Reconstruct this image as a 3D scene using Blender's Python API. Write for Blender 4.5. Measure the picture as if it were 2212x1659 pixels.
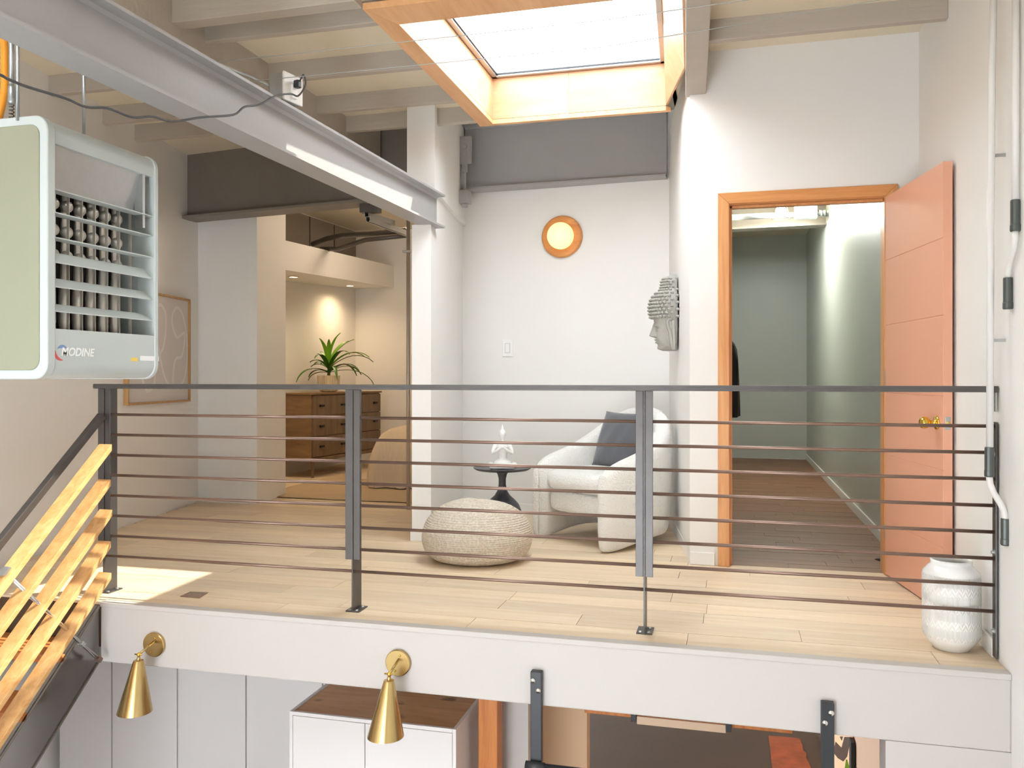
import bpy, bmesh, math, random
from mathutils import Vector, Matrix
random.seed(7)
scene = bpy.context.scene
for o in list(bpy.data.objects):
    bpy.data.objects.remove(o, do_unlink=True)
COL = scene.collection

# ------------------------------------------------------------------ camera
F, CX, YH, CH = 1822.0, 1106.0, 814.0, 1.10     # focal length px, centre, horizon row, eye height above the landing
TH = math.radians(14.58)
CT, ST = math.cos(TH), math.sin(TH)
cam = bpy.data.cameras.new('camera')
cam.sensor_width = 36.0
cam.lens = F / 2212.0 * 36.0
cam.shift_y = -(829.5 - YH) / 2212.0
cam.clip_start = 0.05
camo = bpy.data.objects.new('camera', cam)
camo.location = (0, 0, CH)
camo.rotation_euler = (math.pi / 2, 0, TH)
COL.objects.link(camo)
scene.camera = camo

# ------------------------------------------------------------------ world, sun, exposure
world = bpy.data.worlds.new('world')
scene.world = world
world.use_nodes = True
bg = world.node_tree.nodes['Background']
bg.inputs[0].default_value = (0.87, 0.935, 1.0, 1)
bg.inputs[1].default_value = 12.0
sun = bpy.data.lights.new('sun', 'SUN')
sun.energy = 9.0
sun.angle = math.radians(0.6)
sun.color = (1.0, 0.93, 0.82)
suno = bpy.data.objects.new('sun', sun)
suno.rotation_euler = Vector((-0.76, -0.40, -1.0)).to_track_quat('-Z', 'Y').to_euler()
suno.location = (4, 4, 8)
COL.objects.link(suno)
vs = scene.view_settings
vs.view_transform = 'Standard'
vs.look = 'None'
vs.exposure = 0.0
vs.gamma = 1.0
vs.use_curve_mapping = False

# ------------------------------------------------------------------ photo pixel -> place
def ray(px):
    u = (px - CX) / F
    return Vector((CT * u - ST, CT + ST * u))
def D(px, py, z):
    r = ray(px) * z
    return Vector((r.x, r.y, CH + (YH - py) / F * z))
def G(px, py, h=0.0):                 # on the horizontal plane at height h
    return D(px, py, (CH - h) * F / (py - YH))
def V(px, py, A, B):                  # on the vertical plane through A and B
    d = ray(px); ex, ey = B[0] - A[0], B[1] - A[1]
    z = (A[0] * ey - A[1] * ex) / (d.x * ey - d.y * ex)
    return D(px, py, z)
def YP(px, py, y): return V(px, py, (0, y), (1, y))
def XP(px, py, x): return V(px, py, (x, 0), (x, 1))
def lerp(a, b, t): return a + (b - a) * t

# ------------------------------------------------------------------ materials
def lin(c):
    c = c.lstrip('#'); r = []
    for i in (0, 2, 4):
        v = int(c[i:i + 2], 16) / 255
        r.append(v / 12.92 if v <= .04045 else ((v + .055) / 1.055) ** 2.4)
    return (*r, 1)
def mat(name, col, rough=.5, metal=0., bump=0., bscale=60., var=0., vscale=3., emit=0., ecol=None, spec=None, stretch=None, sheen=0., trans=0.):
    m = bpy.data.materials.new(name); m.use_nodes = True
    nt = m.node_tree; b = nt.nodes['Principled BSDF']
    c = lin(col)
    b.inputs['Base Color'].default_value = c
    b.inputs['Roughness'].default_value = rough
    b.inputs['Metallic'].default_value = metal
    if spec is not None: b.inputs['Specular IOR Level'].default_value = spec
    if sheen: b.inputs['Sheen Weight'].default_value = sheen
    if trans: b.inputs['Transmission Weight'].default_value = trans
    if emit:
        b.inputs['Emission Color'].default_value = lin(ecol or col)
        b.inputs['Emission Strength'].default_value = emit
    if var or bump:
        geo = nt.nodes.new('ShaderNodeNewGeometry')
        mp = nt.nodes.new('ShaderNodeMapping')
        nt.links.new(geo.outputs['Position'], mp.inputs[0])
        if stretch: mp.inputs['Scale'].default_value = stretch
    if var:
        n = nt.nodes.new('ShaderNodeTexNoise'); n.inputs['Scale'].default_value = vscale
        n.inputs['Detail'].default_value = 5
        nt.links.new(mp.outputs[0], n.inputs[0])
        mx = nt.nodes.new('ShaderNodeMix'); mx.data_type = 'RGBA'
        mx.inputs[6].default_value = tuple(min(1, x * (1 - var)) for x in c[:3]) + (1,)
        mx.inputs[7].default_value = tuple(min(1, x * (1 + var)) for x in c[:3]) + (1,)
        nt.links.new(n.outputs[0], mx.inputs[0])
        nt.links.new(mx.outputs[2], b.inputs['Base Color'])
    if bump:
        n2 = nt.nodes.new('ShaderNodeTexNoise'); n2.inputs['Scale'].default_value = bscale
        n2.inputs['Detail'].default_value = 4
        nt.links.new(mp.outputs[0], n2.inputs[0])
        bp = nt.nodes.new('ShaderNodeBump'); bp.inputs['Strength'].default_value = bump; bp.inputs['Distance'].default_value = .01
        nt.links.new(n2.outputs[0], bp.inputs['Height'])
        nt.links.new(bp.outputs[0], b.inputs['Normal'])
    return m
def wood(name, c1, c2, axis='x', scale=9., rough=.5, rnd=.0, stretch=14., knots=0., warm=None, local=False):
    """grain along the axis; rnd = brightness change from piece to piece"""
    m = bpy.data.materials.new(name); m.use_nodes = True
    nt = m.node_tree; b = nt.nodes['Principled BSDF']
    b.inputs['Roughness'].default_value = rough
    if local:
        tc = nt.nodes.new('ShaderNodeTexCoord'); src = tc.outputs['Object']
    else:
        geo = nt.nodes.new('ShaderNodeNewGeometry'); src = geo.outputs['Position']
    oi = nt.nodes.new('ShaderNodeObjectInfo')
    mul = nt.nodes.new('ShaderNodeVectorMath'); mul.operation = 'SCALE'; mul.inputs[0].default_value = (17, 31, 13)
    nt.links.new(oi.outputs['Random'], mul.inputs['Scale'])
    add = nt.nodes.new('ShaderNodeVectorMath'); add.operation = 'ADD'
    nt.links.new(src, add.inputs[0]); nt.links.new(mul.outputs[0], add.inputs[1])
    mp = nt.nodes.new('ShaderNodeMapping')
    s = [stretch, stretch, stretch]; s['xyz'.index(axis)] = 1.0
    mp.inputs['Scale'].default_value = s
    nt.links.new(add.outputs[0], mp.inputs[0])
    n = nt.nodes.new('ShaderNodeTexNoise'); n.inputs['Scale'].default_value = scale / 4; n.inputs['Detail'].default_value = 8
    n.inputs['Roughness'].default_value = .65; n.inputs['Distortion'].default_value = .6
    nt.links.new(mp.outputs[0], n.inputs[0])
    r = nt.nodes.new('ShaderNodeValToRGB')
    r.color_ramp.elements[0].position = .3; r.color_ramp.elements[0].color = lin(c1)
    r.color_ramp.elements[1].position = .7; r.color_ramp.elements[1].color = lin(c2)
    nt.links.new(n.outputs[0], r.inputs[0])
    last = r.outputs[0]
    if knots:
        vo = nt.nodes.new('ShaderNodeTexNoise'); vo.inputs['Scale'].default_value = 5.
        nt.links.new(add.outputs[0], vo.inputs[0])
        rk = nt.nodes.new('ShaderNodeValToRGB'); rk.color_ramp.elements[0].position = .68; rk.color_ramp.elements[1].position = .76
        nt.links.new(vo.outputs[0], rk.inputs[0])
        mk = nt.nodes.new('ShaderNodeMix'); mk.data_type = 'RGBA'
        mk.inputs[7].default_value = tuple(x * (1 - knots) for x in lin(c1)[:3]) + (1,)
        nt.links.new(rk.outputs[0], mk.inputs[0]); nt.links.new(last, mk.inputs[6]); last = mk.outputs[2]
    if rnd:
        hs = nt.nodes.new('ShaderNodeHueSaturation')
        mr = nt.nodes.new('ShaderNodeMapRange')
        mr.inputs['To Min'].default_value = 1 - rnd; mr.inputs['To Max'].default_value = 1 + rnd
        nt.links.new(oi.outputs['Random'], mr.inputs[0]); nt.links.new(mr.outputs[0], hs.inputs['Value'])
        nt.links.new(last, hs.inputs['Color']); last = hs.outputs[0]
    nt.links.new(last, b.inputs['Base Color'])
    bp = nt.nodes.new('ShaderNodeBump'); bp.inputs['Strength'].default_value = .12; bp.inputs['Distance'].default_value = .004
    nt.links.new(n.outputs[0], bp.inputs['Height']); nt.links.new(bp.outputs[0], b.inputs['Normal'])
    return m

M = {}
M['wall'] = mat('white_paint', '#eeebe7', .55, bump=.05, bscale=120, spec=.3)
M['wall_dimmed'] = mat('dimmed_white_paint', '#c3c6c0', .38, bump=.04, bscale=120)  # white wall colour with the corridor's dim grey-green light put into it
M['fascia'] = mat('fascia_paint', '#c9c2bc', .5, bump=.03, bscale=90, spec=.3)
M['ceil'] = mat('cream_ceiling_boards', '#e6dac2', .6, bump=.06, bscale=25, var=.05, vscale=4)
M['joist'] = mat('taupe_painted_wood', '#b9aea0', .55, bump=.25, bscale=14, var=.07, vscale=5, stretch=(.4, 3, 3))
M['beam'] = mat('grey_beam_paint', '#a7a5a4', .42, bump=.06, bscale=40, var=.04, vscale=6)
M['steel'] = mat('raw_steel', '#5f5b59', .38, metal=.6, bump=.05, bscale=70, var=.16, vscale=14)
M['rod'] = mat('raw_steel_rod', '#8b7265', .38, metal=.7, bump=.03, var=.15, vscale=12)
M['zinc'] = mat('zinc', '#b9bcbd', .32, metal=.9, bump=.03, var=.08, vscale=30)
M['bright'] = mat('stainless', '#d8d6d2', .2, metal=1.)
M['gloss_steel'] = mat('blackened_glossy_steel', '#8f8c89', .22, metal=.95, bump=.03, bscale=5, var=.12, vscale=5)
M['brass'] = mat('brushed_brass', '#c3a872', .27, metal=1., var=.05, vscale=30)
M['gold'] = mat('polished_brass', '#e6c05a', .14, metal=1.)
M['black'] = mat('black_powder_coat', '#2c2d30', .4, bump=.04, bscale=200)
M['beam_shaded'] = mat('shaded_beam_grey', '#7d756d', .5, bump=.06, bscale=40, var=.05, vscale=6)  # beam grey darkened, the shade on the beam put into its colour
M['dark'] = mat('near_black', '#15130f', .6)
M['trim_wood'] = wood('fir_door_trim', '#d08b50', '#e7b078', 'z', 7, .4, .05, 16)
M['trim_wood_x'] = wood('fir_head_trim', '#cc864a', '#e5a76a', 'x', 7, .4, .05, 16)
M['door'] = mat('coral_paint', '#e7ab8d', .33, bump=.03, bscale=50, var=.03, vscale=3)
M['ply'] = wood('birch_plywood_liner', '#c48f66', '#d8a882', 'x', 5, .45, .03, 6)
M['casing'] = wood('fir_skylight_casing', '#dda06b', '#f0bd8a', 'y', 6, .45, .03, 8)
M['plank'] = wood('pale_oak_plank', '#dfc5a2', '#efdbc0', 'x', 9, .5, .09, 12)
M['plank_brown'] = wood('brown_oak_plank', '#704b36', '#966b4d', 'x', 10, .45, .13, 12)
M['sub'] = mat('dark_joint', '#5d4a38', .8)
M['slat'] = wood('pine_slat', '#cf9455', '#eabf83', 'y', 8, .45, .06, 14)
M['tread'] = wood('fir_tread', '#b96f38', '#d99355', 'x', 8, .45, .06, 14)
M['post_wood'] = wood('douglas_fir_post', '#bd6a2c', '#da8c48', 'z', 8, .5, .04, 14)
M['top_wood'] = wood('knotty_cabinet_top', '#c48a55', '#deae79', 'x', 7, .45, .1, 7, knots=.6)
M['cabinet'] = mat('white_cabinet_laminate', '#e9e4e1', .42, spec=.3)
M['concrete'] = mat('dark_stained_concrete', '#463627', .6, bump=.05, bscale=8, var=.3, vscale=1.6)
M['white'] = mat('gloss_white', '#f1efec', .35)
M['conduit'] = mat('conduit_white', '#e4e1dc', .4)
M['heater'] = mat('heater_grey_enamel', '#c5ccc9', .35, bump=.02, bscale=80)
M['heater_side'] = mat('heater_olive_enamel', '#9a9b84', .42, bump=.02, bscale=80)
M['heat_in'] = mat('heater_dark_inside', '#1e1c1a', .45, metal=.4)
M['heat_tube'] = mat('aluminized_steel_tube', '#d9d3ca', .3, metal=.55, var=.15, vscale=18)
M['glass'] = None

def glass_mat():
    m = bpy.data.materials.new('skylight_glass'); m.use_nodes = True
    nt = m.node_tree; nt.nodes.clear()
    out = nt.nodes.new('ShaderNodeOutputMaterial')
    tr = nt.nodes.new('ShaderNodeBsdfTransparent'); tr.inputs[0].default_value = (.95, .97, .97, 1)
    gl = nt.nodes.new('ShaderNodeBsdfGlossy'); gl.inputs['Roughness'].default_value = .02
    df = nt.nodes.new('ShaderNodeBsdfTranslucent'); df.inputs[0].default_value = (.85, .86, .84, 1)
    fr = nt.nodes.new('ShaderNodeValue'); fr.outputs[0].default_value = .03
    no = nt.nodes.new('ShaderNodeTexNoise'); no.inputs['Scale'].default_value = 9
    rr = nt.nodes.new('ShaderNodeValToRGB'); rr.color_ramp.elements[0].position = .55; rr.color_ramp.elements[1].position = .9
    rr.color_ramp.elements[1].color = (.35, .35, .35, 1)
    m1 = nt.nodes.new('ShaderNodeMixShader'); m2 = nt.nodes.new('ShaderNodeMixShader')
    nt.links.new(no.outputs[0], rr.inputs[0]); nt.links.new(rr.outputs[0], m1.inputs[0])
    nt.links.new(tr.outputs[0], m1.inputs[1]); nt.links.new(df.outputs[0], m1.inputs[2])
    nt.links.new(fr.outputs[0], m2.inputs[0]); nt.links.new(m1.outputs[0], m2.inputs[1]); nt.links.new(gl.outputs[0], m2.inputs[2])
    nt.links.new(m2.outputs[0], out.inputs[0])
    return m
M['glass'] = glass_mat()

# ------------------------------------------------------------------ mesh builder
WL = {}
class MB:
    def __init__(s): s.v = []; s.f = []
    def add(s, vs, fs):
        k = len(s.v); s.v += [Vector(p) for p in vs]; s.f += [tuple(i + k for i in f) for f in fs]; return s
    def hexa(s, b, t):                 # four bottom and four top points
        return s.add(list(b) + list(t), [(3, 2, 1, 0), (4, 5, 6, 7), (0, 1, 5, 4), (1, 2, 6, 5), (2, 3, 7, 6), (3, 0, 4, 7)])
    def box(s, x0, x1, y0, y1, z0, z1):
        b = [(x0, y0, z0), (x1, y0, z0), (x1, y1, z0), (x0, y1, z0)]
        return s.hexa(b, [(p[0], p[1], z1) for p in b])
    def obox(s, c, ax, ay, az):        # centre and three half vectors
        c, ax, ay, az = Vector(c), Vector(ax), Vector(ay), Vector(az)
        b = [c - ax - ay - az, c + ax - ay - az, c + ax + ay - az, c - ax + ay - az]
        return s.hexa(b, [p + 2 * az for p in b])
    def prism(s, poly, z0, z1):        # 2D outline, counter-clockwise
        n = len(poly)
        return s.add([(p[0], p[1], z0) for p in poly] + [(p[0], p[1], z1) for p in poly],
                     [tuple(range(n - 1, -1, -1)), tuple(range(n, 2 * n))] + [(i, (i + 1) % n, n + (i + 1) % n, n + i) for i in range(n)])
    def extrude(s, pts, d):            # 3D outline pushed by d
        n = len(pts); d = Vector(d); pts = [Vector(p) for p in pts]
        return s.add(pts + [p + d for p in pts], [tuple(range(n - 1, -1, -1)), tuple(range(n, 2 * n))] + [(i, (i + 1) % n, n + (i + 1) % n, n + i) for i in range(n)])
    def wall(s, A, B, t, z0, z1):      # from A to B, thickness t to the left of the walk
        A, B = Vector(A[:2]), Vector(B[:2]); d = (B - A).normalized(); n = Vector((-d.y, d.x)) * t
        p = [A, B, B + n, A + n]
        if t < 0: p = p[::-1]
        return s.prism(p, z0, z1)
    def tube(s, path, r, n=10, cap=True, flat=None):
        path = [Vector(p) for p in path]; m = len(path); rings = []
        rs = r if isinstance(r, (list, tuple)) else [r] * m
        t0 = (path[1] - path[0]).normalized()
        up = Vector((0, 0, 1)) if abs(t0.z) < .9 else Vector((1, 0, 0))
        u = t0.cross(up).normalized()
        vs_ = []
        for i, p in enumerate(path):
            t = ((path[min(i + 1, m - 1)] - p).normalized() + (p - path[max(i - 1, 0)]).normalized())
            t = t.normalized() if t.length > 1e-6 else t0
            u = (u - t * u.dot(t)).normalized(); w = t.cross(u)
            for k in range(n):
                a = 2 * math.pi * k / n
                vs_.append(p + (u * math.cos(a) + w * math.sin(a)) * rs[i])
        fs = [(i * n + k, i * n + (k + 1) % n, (i + 1) * n + (k + 1) % n, (i + 1) * n + k) for i in range(m - 1) for k in range(n)]
        if cap: fs += [tuple(range(n - 1, -1, -1)), tuple((m - 1) * n + k for k in range(n))]
        return s.add(vs_, fs)
    def lathe(s, prof, c, n=32, axis=(0, 0, 1), cap=True):
        c = Vector(c); ax = Vector(axis).normalized()
        u = ax.orthogonal().normalized(); w = ax.cross(u); vs_ = []
        if abs(ax.z) > .99: u, w = Vector((1, 0, 0)), Vector((0, 1, 0)) * (1 if ax.z > 0 else -1)
        for r, h in prof:
            for k in range(n):
                a = 2 * math.pi * k / n
                vs_.append(c + ax * h + (u * math.cos(a) + w * math.sin(a)) * r)
        m = len(prof)
        fs = [(i * n + k, i * n + (k + 1) % n, (i + 1) * n + (k + 1) % n, (i + 1) * n + k) for i in range(m - 1) for k in range(n)]
        if cap: fs += [tuple(range(n - 1, -1, -1)), tuple((m - 1) * n + k for k in range(n))]
        return s.add(vs_, fs)
    def ball(s, c, r, n=12, m=8, sc=(1, 1, 1)):
        c = Vector(c)
        prof = [(math.sin(math.pi * i / m), -math.cos(math.pi * i / m)) for i in range(m + 1)]
        k0 = len(s.v)
        s.lathe([(max(a, 1e-4) * r, b * r) for a, b in prof], (0, 0, 0), n)
        for i in range(k0, len(s.v)):
            p = s.v[i]; s.v[i] = Vector((p.x * sc[0], p.y * sc[1], p.z * sc[2])) + c
        return s
    def xf(s, mtx, k0=0):
        for i in range(k0, len(s.v)): s.v[i] = mtx @ s.v[i]
        return s
    def build(s, name, m, parent=None, smooth=False, bevel=0, sub=0, seg=2, label=None, cat=None, group=None, kind=None, auto=None, remesh=0):
        lo = Vector([min(p[i] for p in s.v) for i in range(3)]); hi = Vector([max(p[i] for p in s.v) for i in range(3)])
        c = (lo + hi) / 2; c.z = lo.z
        me = bpy.data.meshes.new(name)
        me.from_pydata([tuple(p - c) for p in s.v], [], s.f)
        me.validate(); me.update()
        bm = bmesh.new(); bm.from_mesh(me); bmesh.ops.recalc_face_normals(bm, faces=bm.faces); bm.to_mesh(me); bm.free()
        me.materials.append(m if not isinstance(m, str) else M[m])
        if smooth or auto:
            me.shade_smooth()
            if auto: me.set_sharp_from_angle(angle=math.radians(auto))
        o = bpy.data.objects.new(name, me); COL.objects.link(o)
        if remesh:
            q = o.modifiers.new('remesh', 'REMESH'); q.mode = 'VOXEL'; q.voxel_size = remesh; q.use_smooth_shade = True
            q2 = o.modifiers.new('smooth', 'SMOOTH'); q2.iterations = 3
        if bevel:
            q = o.modifiers.new('bevel', 'BEVEL'); q.width = bevel; q.segments = seg; q.limit_method = 'ANGLE'; q.angle_limit = math.radians(40)
        if sub:
            q = o.modifiers.new('sub', 'SUBSURF'); q.levels = sub; q.render_levels = sub
        place(o, c, parent); tag(o, label, cat, group, kind)
        return o
def place(o, c, parent=None):
    o.location = c; WL[o.name] = Vector(c)
    if parent is not None:
        o.parent = parent; o.matrix_parent_inverse = Matrix.Translation(-WL[parent.name])
def tag(o, label=None, cat=None, group=None, kind=None):
    if label: o['label'] = label
    if cat: o['category'] = cat
    if group: o['group'] = group
    if kind: o['kind'] = kind
    return o
def thing(name, label, cat, loc, group=None):
    o = bpy.data.objects.new(name, None); COL.objects.link(o); o.empty_display_size = .1
    place(o, Vector(loc)); return tag(o, label, cat, group)
def struct(name, mb, m, **k):
    return mb.build(name, m, kind='structure', **k)
def light(name, kind, loc, energy, color, parent=None, size=.03, spot=None, blend=.5, aim=None):
    l = bpy.data.lights.new(name, kind); l.energy = energy; l.color = color
    if kind in ('POINT', 'SPOT'): l.shadow_soft_size = size
    if kind == 'SPOT': l.spot_size = math.radians(spot); l.spot_blend = blend
    o = bpy.data.objects.new(name, l); COL.objects.link(o)
    if aim is not None: o.rotation_euler = Vector(aim).to_track_quat('-Z', 'Y').to_euler()
    place(o, Vector(loc), parent); return o
def ibeam(A, B, z0, z1, half, tf=.014, tw=.009):
    A, B = Vector(A[:2]), Vector(B[:2]); d = (B - A).normalized(); n = Vector((-d.y, d.x))
    mb = MB()
    def slab(h, a, b):
        p = [A - n * h, B - n * h, B + n * h, A + n * h]; mb.prism(p, a, b)
    slab(half, z0, z0 + tf); slab(tw / 2, z0 + tf, z1 - tf); slab(half, z1 - tf, z1)
    # fillets at the web
    for sgn in (1, -1):
        for zz, dz in ((z0 + tf, 1), (z1 - tf, -1)):
            w0 = n * (sgn * tw / 2); r = .012
            pr = [(A + w0, zz), (A + w0 + n * sgn * r, zz), (A + w0, zz + dz * r)]
            qs = [Vector((p.x, p.y, z)) for p, z in pr]; dd = (B - A)
            mb.extrude(qs, (dd.x, dd.y, 0))
    return mb

# ================================================================== THE SETTING
Y0 = 3.475                      # front edge of the landing
ZL = -2.80                      # lower floor
ZC = 3.00                       # underside of the ceiling boards
XR = 1.00                       # right wall
XD = -2.977                     # left end of the fascia
LW0 = Vector((-4.136, 4.236)); LW1 = Vector((-4.55, 6.504))       # left wall, two points of its face
def lw(y): return LW0.x + (y - LW0.y) * (LW1.x - LW0.x) / (LW1.y - LW0.y)
J0 = Vector((-3.969, 6.50))                                       # outer corner of the bedroom wall
PF = D(851, 600, 10.9).xy                                         # far end of the bedroom side wall
PN = V(617, 600, J0, PF).xy                                       # near side of the niche
NC = D(768, 600, 11.0).xy                                         # inner corner of the niche
NB = Vector((-4.97, 6.80))
YB = 5.06                                                         # wall with the coral door
CF = Vector((-0.237, YB)); CN = Vector((-0.4755, 6.54)); CS = Vector((-2.157, 6.67)); ST0 = Vector((-1.945, 5.325))

struct('wall_left', MB().wall((lw(-1.5), -1.5), (lw(6.75), 6.75), .2, ZL, 3.6), 'wall')
struct('wall_right', MB().box(XR, XR + .2, -1.5, 12.1, ZL, 3.6), 'wall')
w = MB(); w.prism([(-4.75, 6.50), (J0.x, J0.y), (PN.x, PN.y), (NB.x, NB.y)], 0, 3.01)
struct('wall_back_left', w, 'wall')
# bedroom wall with the dresser niche: back of the niche, bulkhead over it
struct('wall_niche', MB().wall(NB, (NC.x, NC.y), .12, 0, 3.01), 'wall')
pn, pf = PN, PF
def on(px, py): return V(px, py, (PN.x, PN.y), (PF.x, PF.y))
b0, b1, t0_, t1_ = on(617, 583), on(851.5, 621.5), on(617, 519.5), on(851, 575)
bk0 = Vector((NB.x, NB.y)); bk1 = Vector((NC.x, NC.y))
struct('wall_bulkhead', MB().hexa([b0, b1, (bk1.x, bk1.y, b1.z), (bk0.x, bk0.y, b0.z)],
       [t0_, t1_, (bk1.x, bk1.y, t1_.z), (bk0.x, bk0.y, t0_.z)]), 'wall')
bd = (PF - Vector((NC.x, NC.y))).normalized()
BE = PF + bd * 2.2
struct('wall_bedroom_back', MB().wall(Vector((NC.x, NC.y)) - bd * .15, BE, .12, 0, 3.01), 'wall')
# wall between bedroom and reading nook, its free end carries the long beam
sd = (CS - ST0).normalized(); sn = Vector((-sd.y, sd.x))
w = MB(); w.wall(ST0, CS + sd * 4.2, .13, 0, 2.118)
struct('wall_nook_left', w, 'wall')
w = MB(); w.wall(ST0 + Vector((.03, -.005)), CS + sd * 4.2 + Vector((.02, 0)), .19, 2.35, 3.14)
struct('wall_nook_left_upper', w, 'wall')
w = MB(); w.wall(ST0 + sd * .16, CS + sd * 4.2, .13, 2.118, 2.35)
struct('wall_nook_left_middle', w, 'wall')
struct('wall_nook_back', MB().wall(CN + Vector((.1, -.008)), CS + Vector((-.05, .004)), -.12, 0, 3.15), 'wall')
struct('wall_nook_right', MB().prism([(CF.x, CF.y + .003), (CF.x + .16, CF.y + .003), (-.10, 6.62), (CN.x, CN.y + .1)], 0, 3.01), 'wall')
# wall with the doorway
OX0, OX1, OH = -.008, .822, 2.098
w = MB(); w.box(CF.x + .001, OX0 - .02, YB, YB + .12, 0, OH + .02).box(OX1 + .02, XR, YB, YB + .12, 0, OH + .02).box(CF.x + .001, XR, YB, YB + .12, OH + .02, 3.01)
struct('wall_door', w, 'wall')
struct('wall_corridor_left', MB().box(-.16, -.06, YB + .12, 12.0, 0, 3.01), 'wall_dimmed')
struct('wall_corridor_back', MB().box(-.2, XR, 11.85, 12.0, 0, 3.01), 'wall_dimmed')
struct('wall_corridor_right', MB().box(XR - .03, XR, YB + .12, 11.85, 0, 3.01), 'wall_dimmed')

# fascia of the landing
w = MB(); w.box(XD, XR, Y0, Y0 + .05, -.288, -.004)
struct('wall_front', w, 'fascia', bevel=.006)
struct('trim_1', MB().box(XD, XR, Y0 - .006, Y0 + .05, -.02, .003), 'fascia', bevel=.003)
# lower storey
struct('floor_lower', MB().box(-6, XR + .2, -1.5, 14, ZL - .1, ZL), 'concrete')
struct('wall_lower_right', MB().box(.57, XR, Y0 + .002, Y0 + .14, ZL, -.2885), 'fascia')
w = MB(); w.box(-4.2, XR + .2, -1.7, -1.5, ZL, -2.3).box(-4.2, XR + .2, -1.7, -1.5, .7, 3.2).box(-4.2, -2.4, -1.7, -1.5, -2.3, .7).box(-.6, XR + .2, -1.7, -1.5, -2.3, .7)
struct('wall_behind', w, 'wall')
struct('wall_lower_back', MB().box(-6, XR, 13.0, 13.2, ZL, -.24), 'wall')

# ---- ceiling: boards with the skylight hole, joists as pieces
SX0, SX1, SY0, SY1 = -1.55, -.405, 3.80, 5.45
SX1N = -.32                     # the right side of the well runs slightly askew
def ceiling():
    mb = MB(); z0, z1 = ZC, ZC + .12
    mb.box(-6.2, -2.12, 2.2, 12.2, z0, z1).box(-2.12, SX0 - .02, 2.2, SY1 + .02, z0, z1).box(-2.12, SX0 - .02, 6.70, 12.2, z0, z1).box(SX1 + .02, XR + .2, SY1 + .02, 12.2, z0, z1).box(SX1 + .02, XR + .2, 2.2, SY0 - .02, z0, z1).prism([(SX1 + .065, SY1 + .02), (SX1N + .065, SY0 - .02), (XR + .2, SY0 - .02), (XR + .2, SY1 + .02)], z0, z1)
    mb.box(SX0 - .02, SX1 + .02, 2.2, SY0 - .02, z0, z1)
    mb.box(-4.5, XR + .2, -1.7, .2, z0, z1).box(-4.5, -2.6, .2, 2.2, z0, z1).box(-.4, XR + .2, .2, 2.2, z0, z1).box(-2.6, -.4, 1.1, 2.2, z0, z1).box(SX0 - .02, SX1 + .02, 6.70, 12.2, z0, z1).box(-2.12, SX1 + .02, SY1 + .02, 6.70, 3.135, 3.165).box(-2.15, -2.12, SY1, 6.7, z0, 3.16).box(-2.12, SX1 + .02, SY1 + .02, SY1 + .05, z1, 3.16).box(SX1 + .02, SX1 + .05, SY1, 6.7, z0, 3.16)
    mb.box(-2.6, SX0 - .02, 2.6, SY1 + .02, 2.918, z0).box(-.12, XR, 2.6, 4.43, 2.918, z0)
    o = mb.build('ceiling', 'ceil', kind='structure')
    JB = 2.81
    for y, wd, zb in ((3.51, .085, 2.80), (3.77, .045, JB), (4.38, .045, JB), (4.97, .045, JB), (5.40, .045, JB)):
        MB().box(-2.62, SX0 - .10, y, y + wd, zb, ZC).build('joist', 'joist', o, bevel=.004)
    MB().box(-.13, XR, 4.41, 4.455, JB, ZC).build('joist', 'joist', o, bevel=.004)
    MB().box(-.13, XR, 3.82, 3.865, JB, ZC).build('joist', 'joist', o, bevel=.004)
    MB().box(-2.72, -2.60, 2.4, 6.0, 2.62, ZC).build('carrier_beam', 'joist', o, bevel=.004)
    MB().prism([(-.264, 5.10), (-.134, 2.6), (-.030, 2.6), (-.144, 5.10)], 2.755, ZC).build('trimmer_joist', 'joist', o, bevel=.006)
    for px, py in ((118, 203), (278, 262), (385, 296)):          # joist ends over the stairs, resting in the left wall
        p = G(px, py, 2.88)
        MB().box(lw(p.y) - .03, -2.72, p.y, p.y + .05, 2.88, ZC).build('joist', 'joist', o, bevel=.004)
    return o
ceiling()

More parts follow.
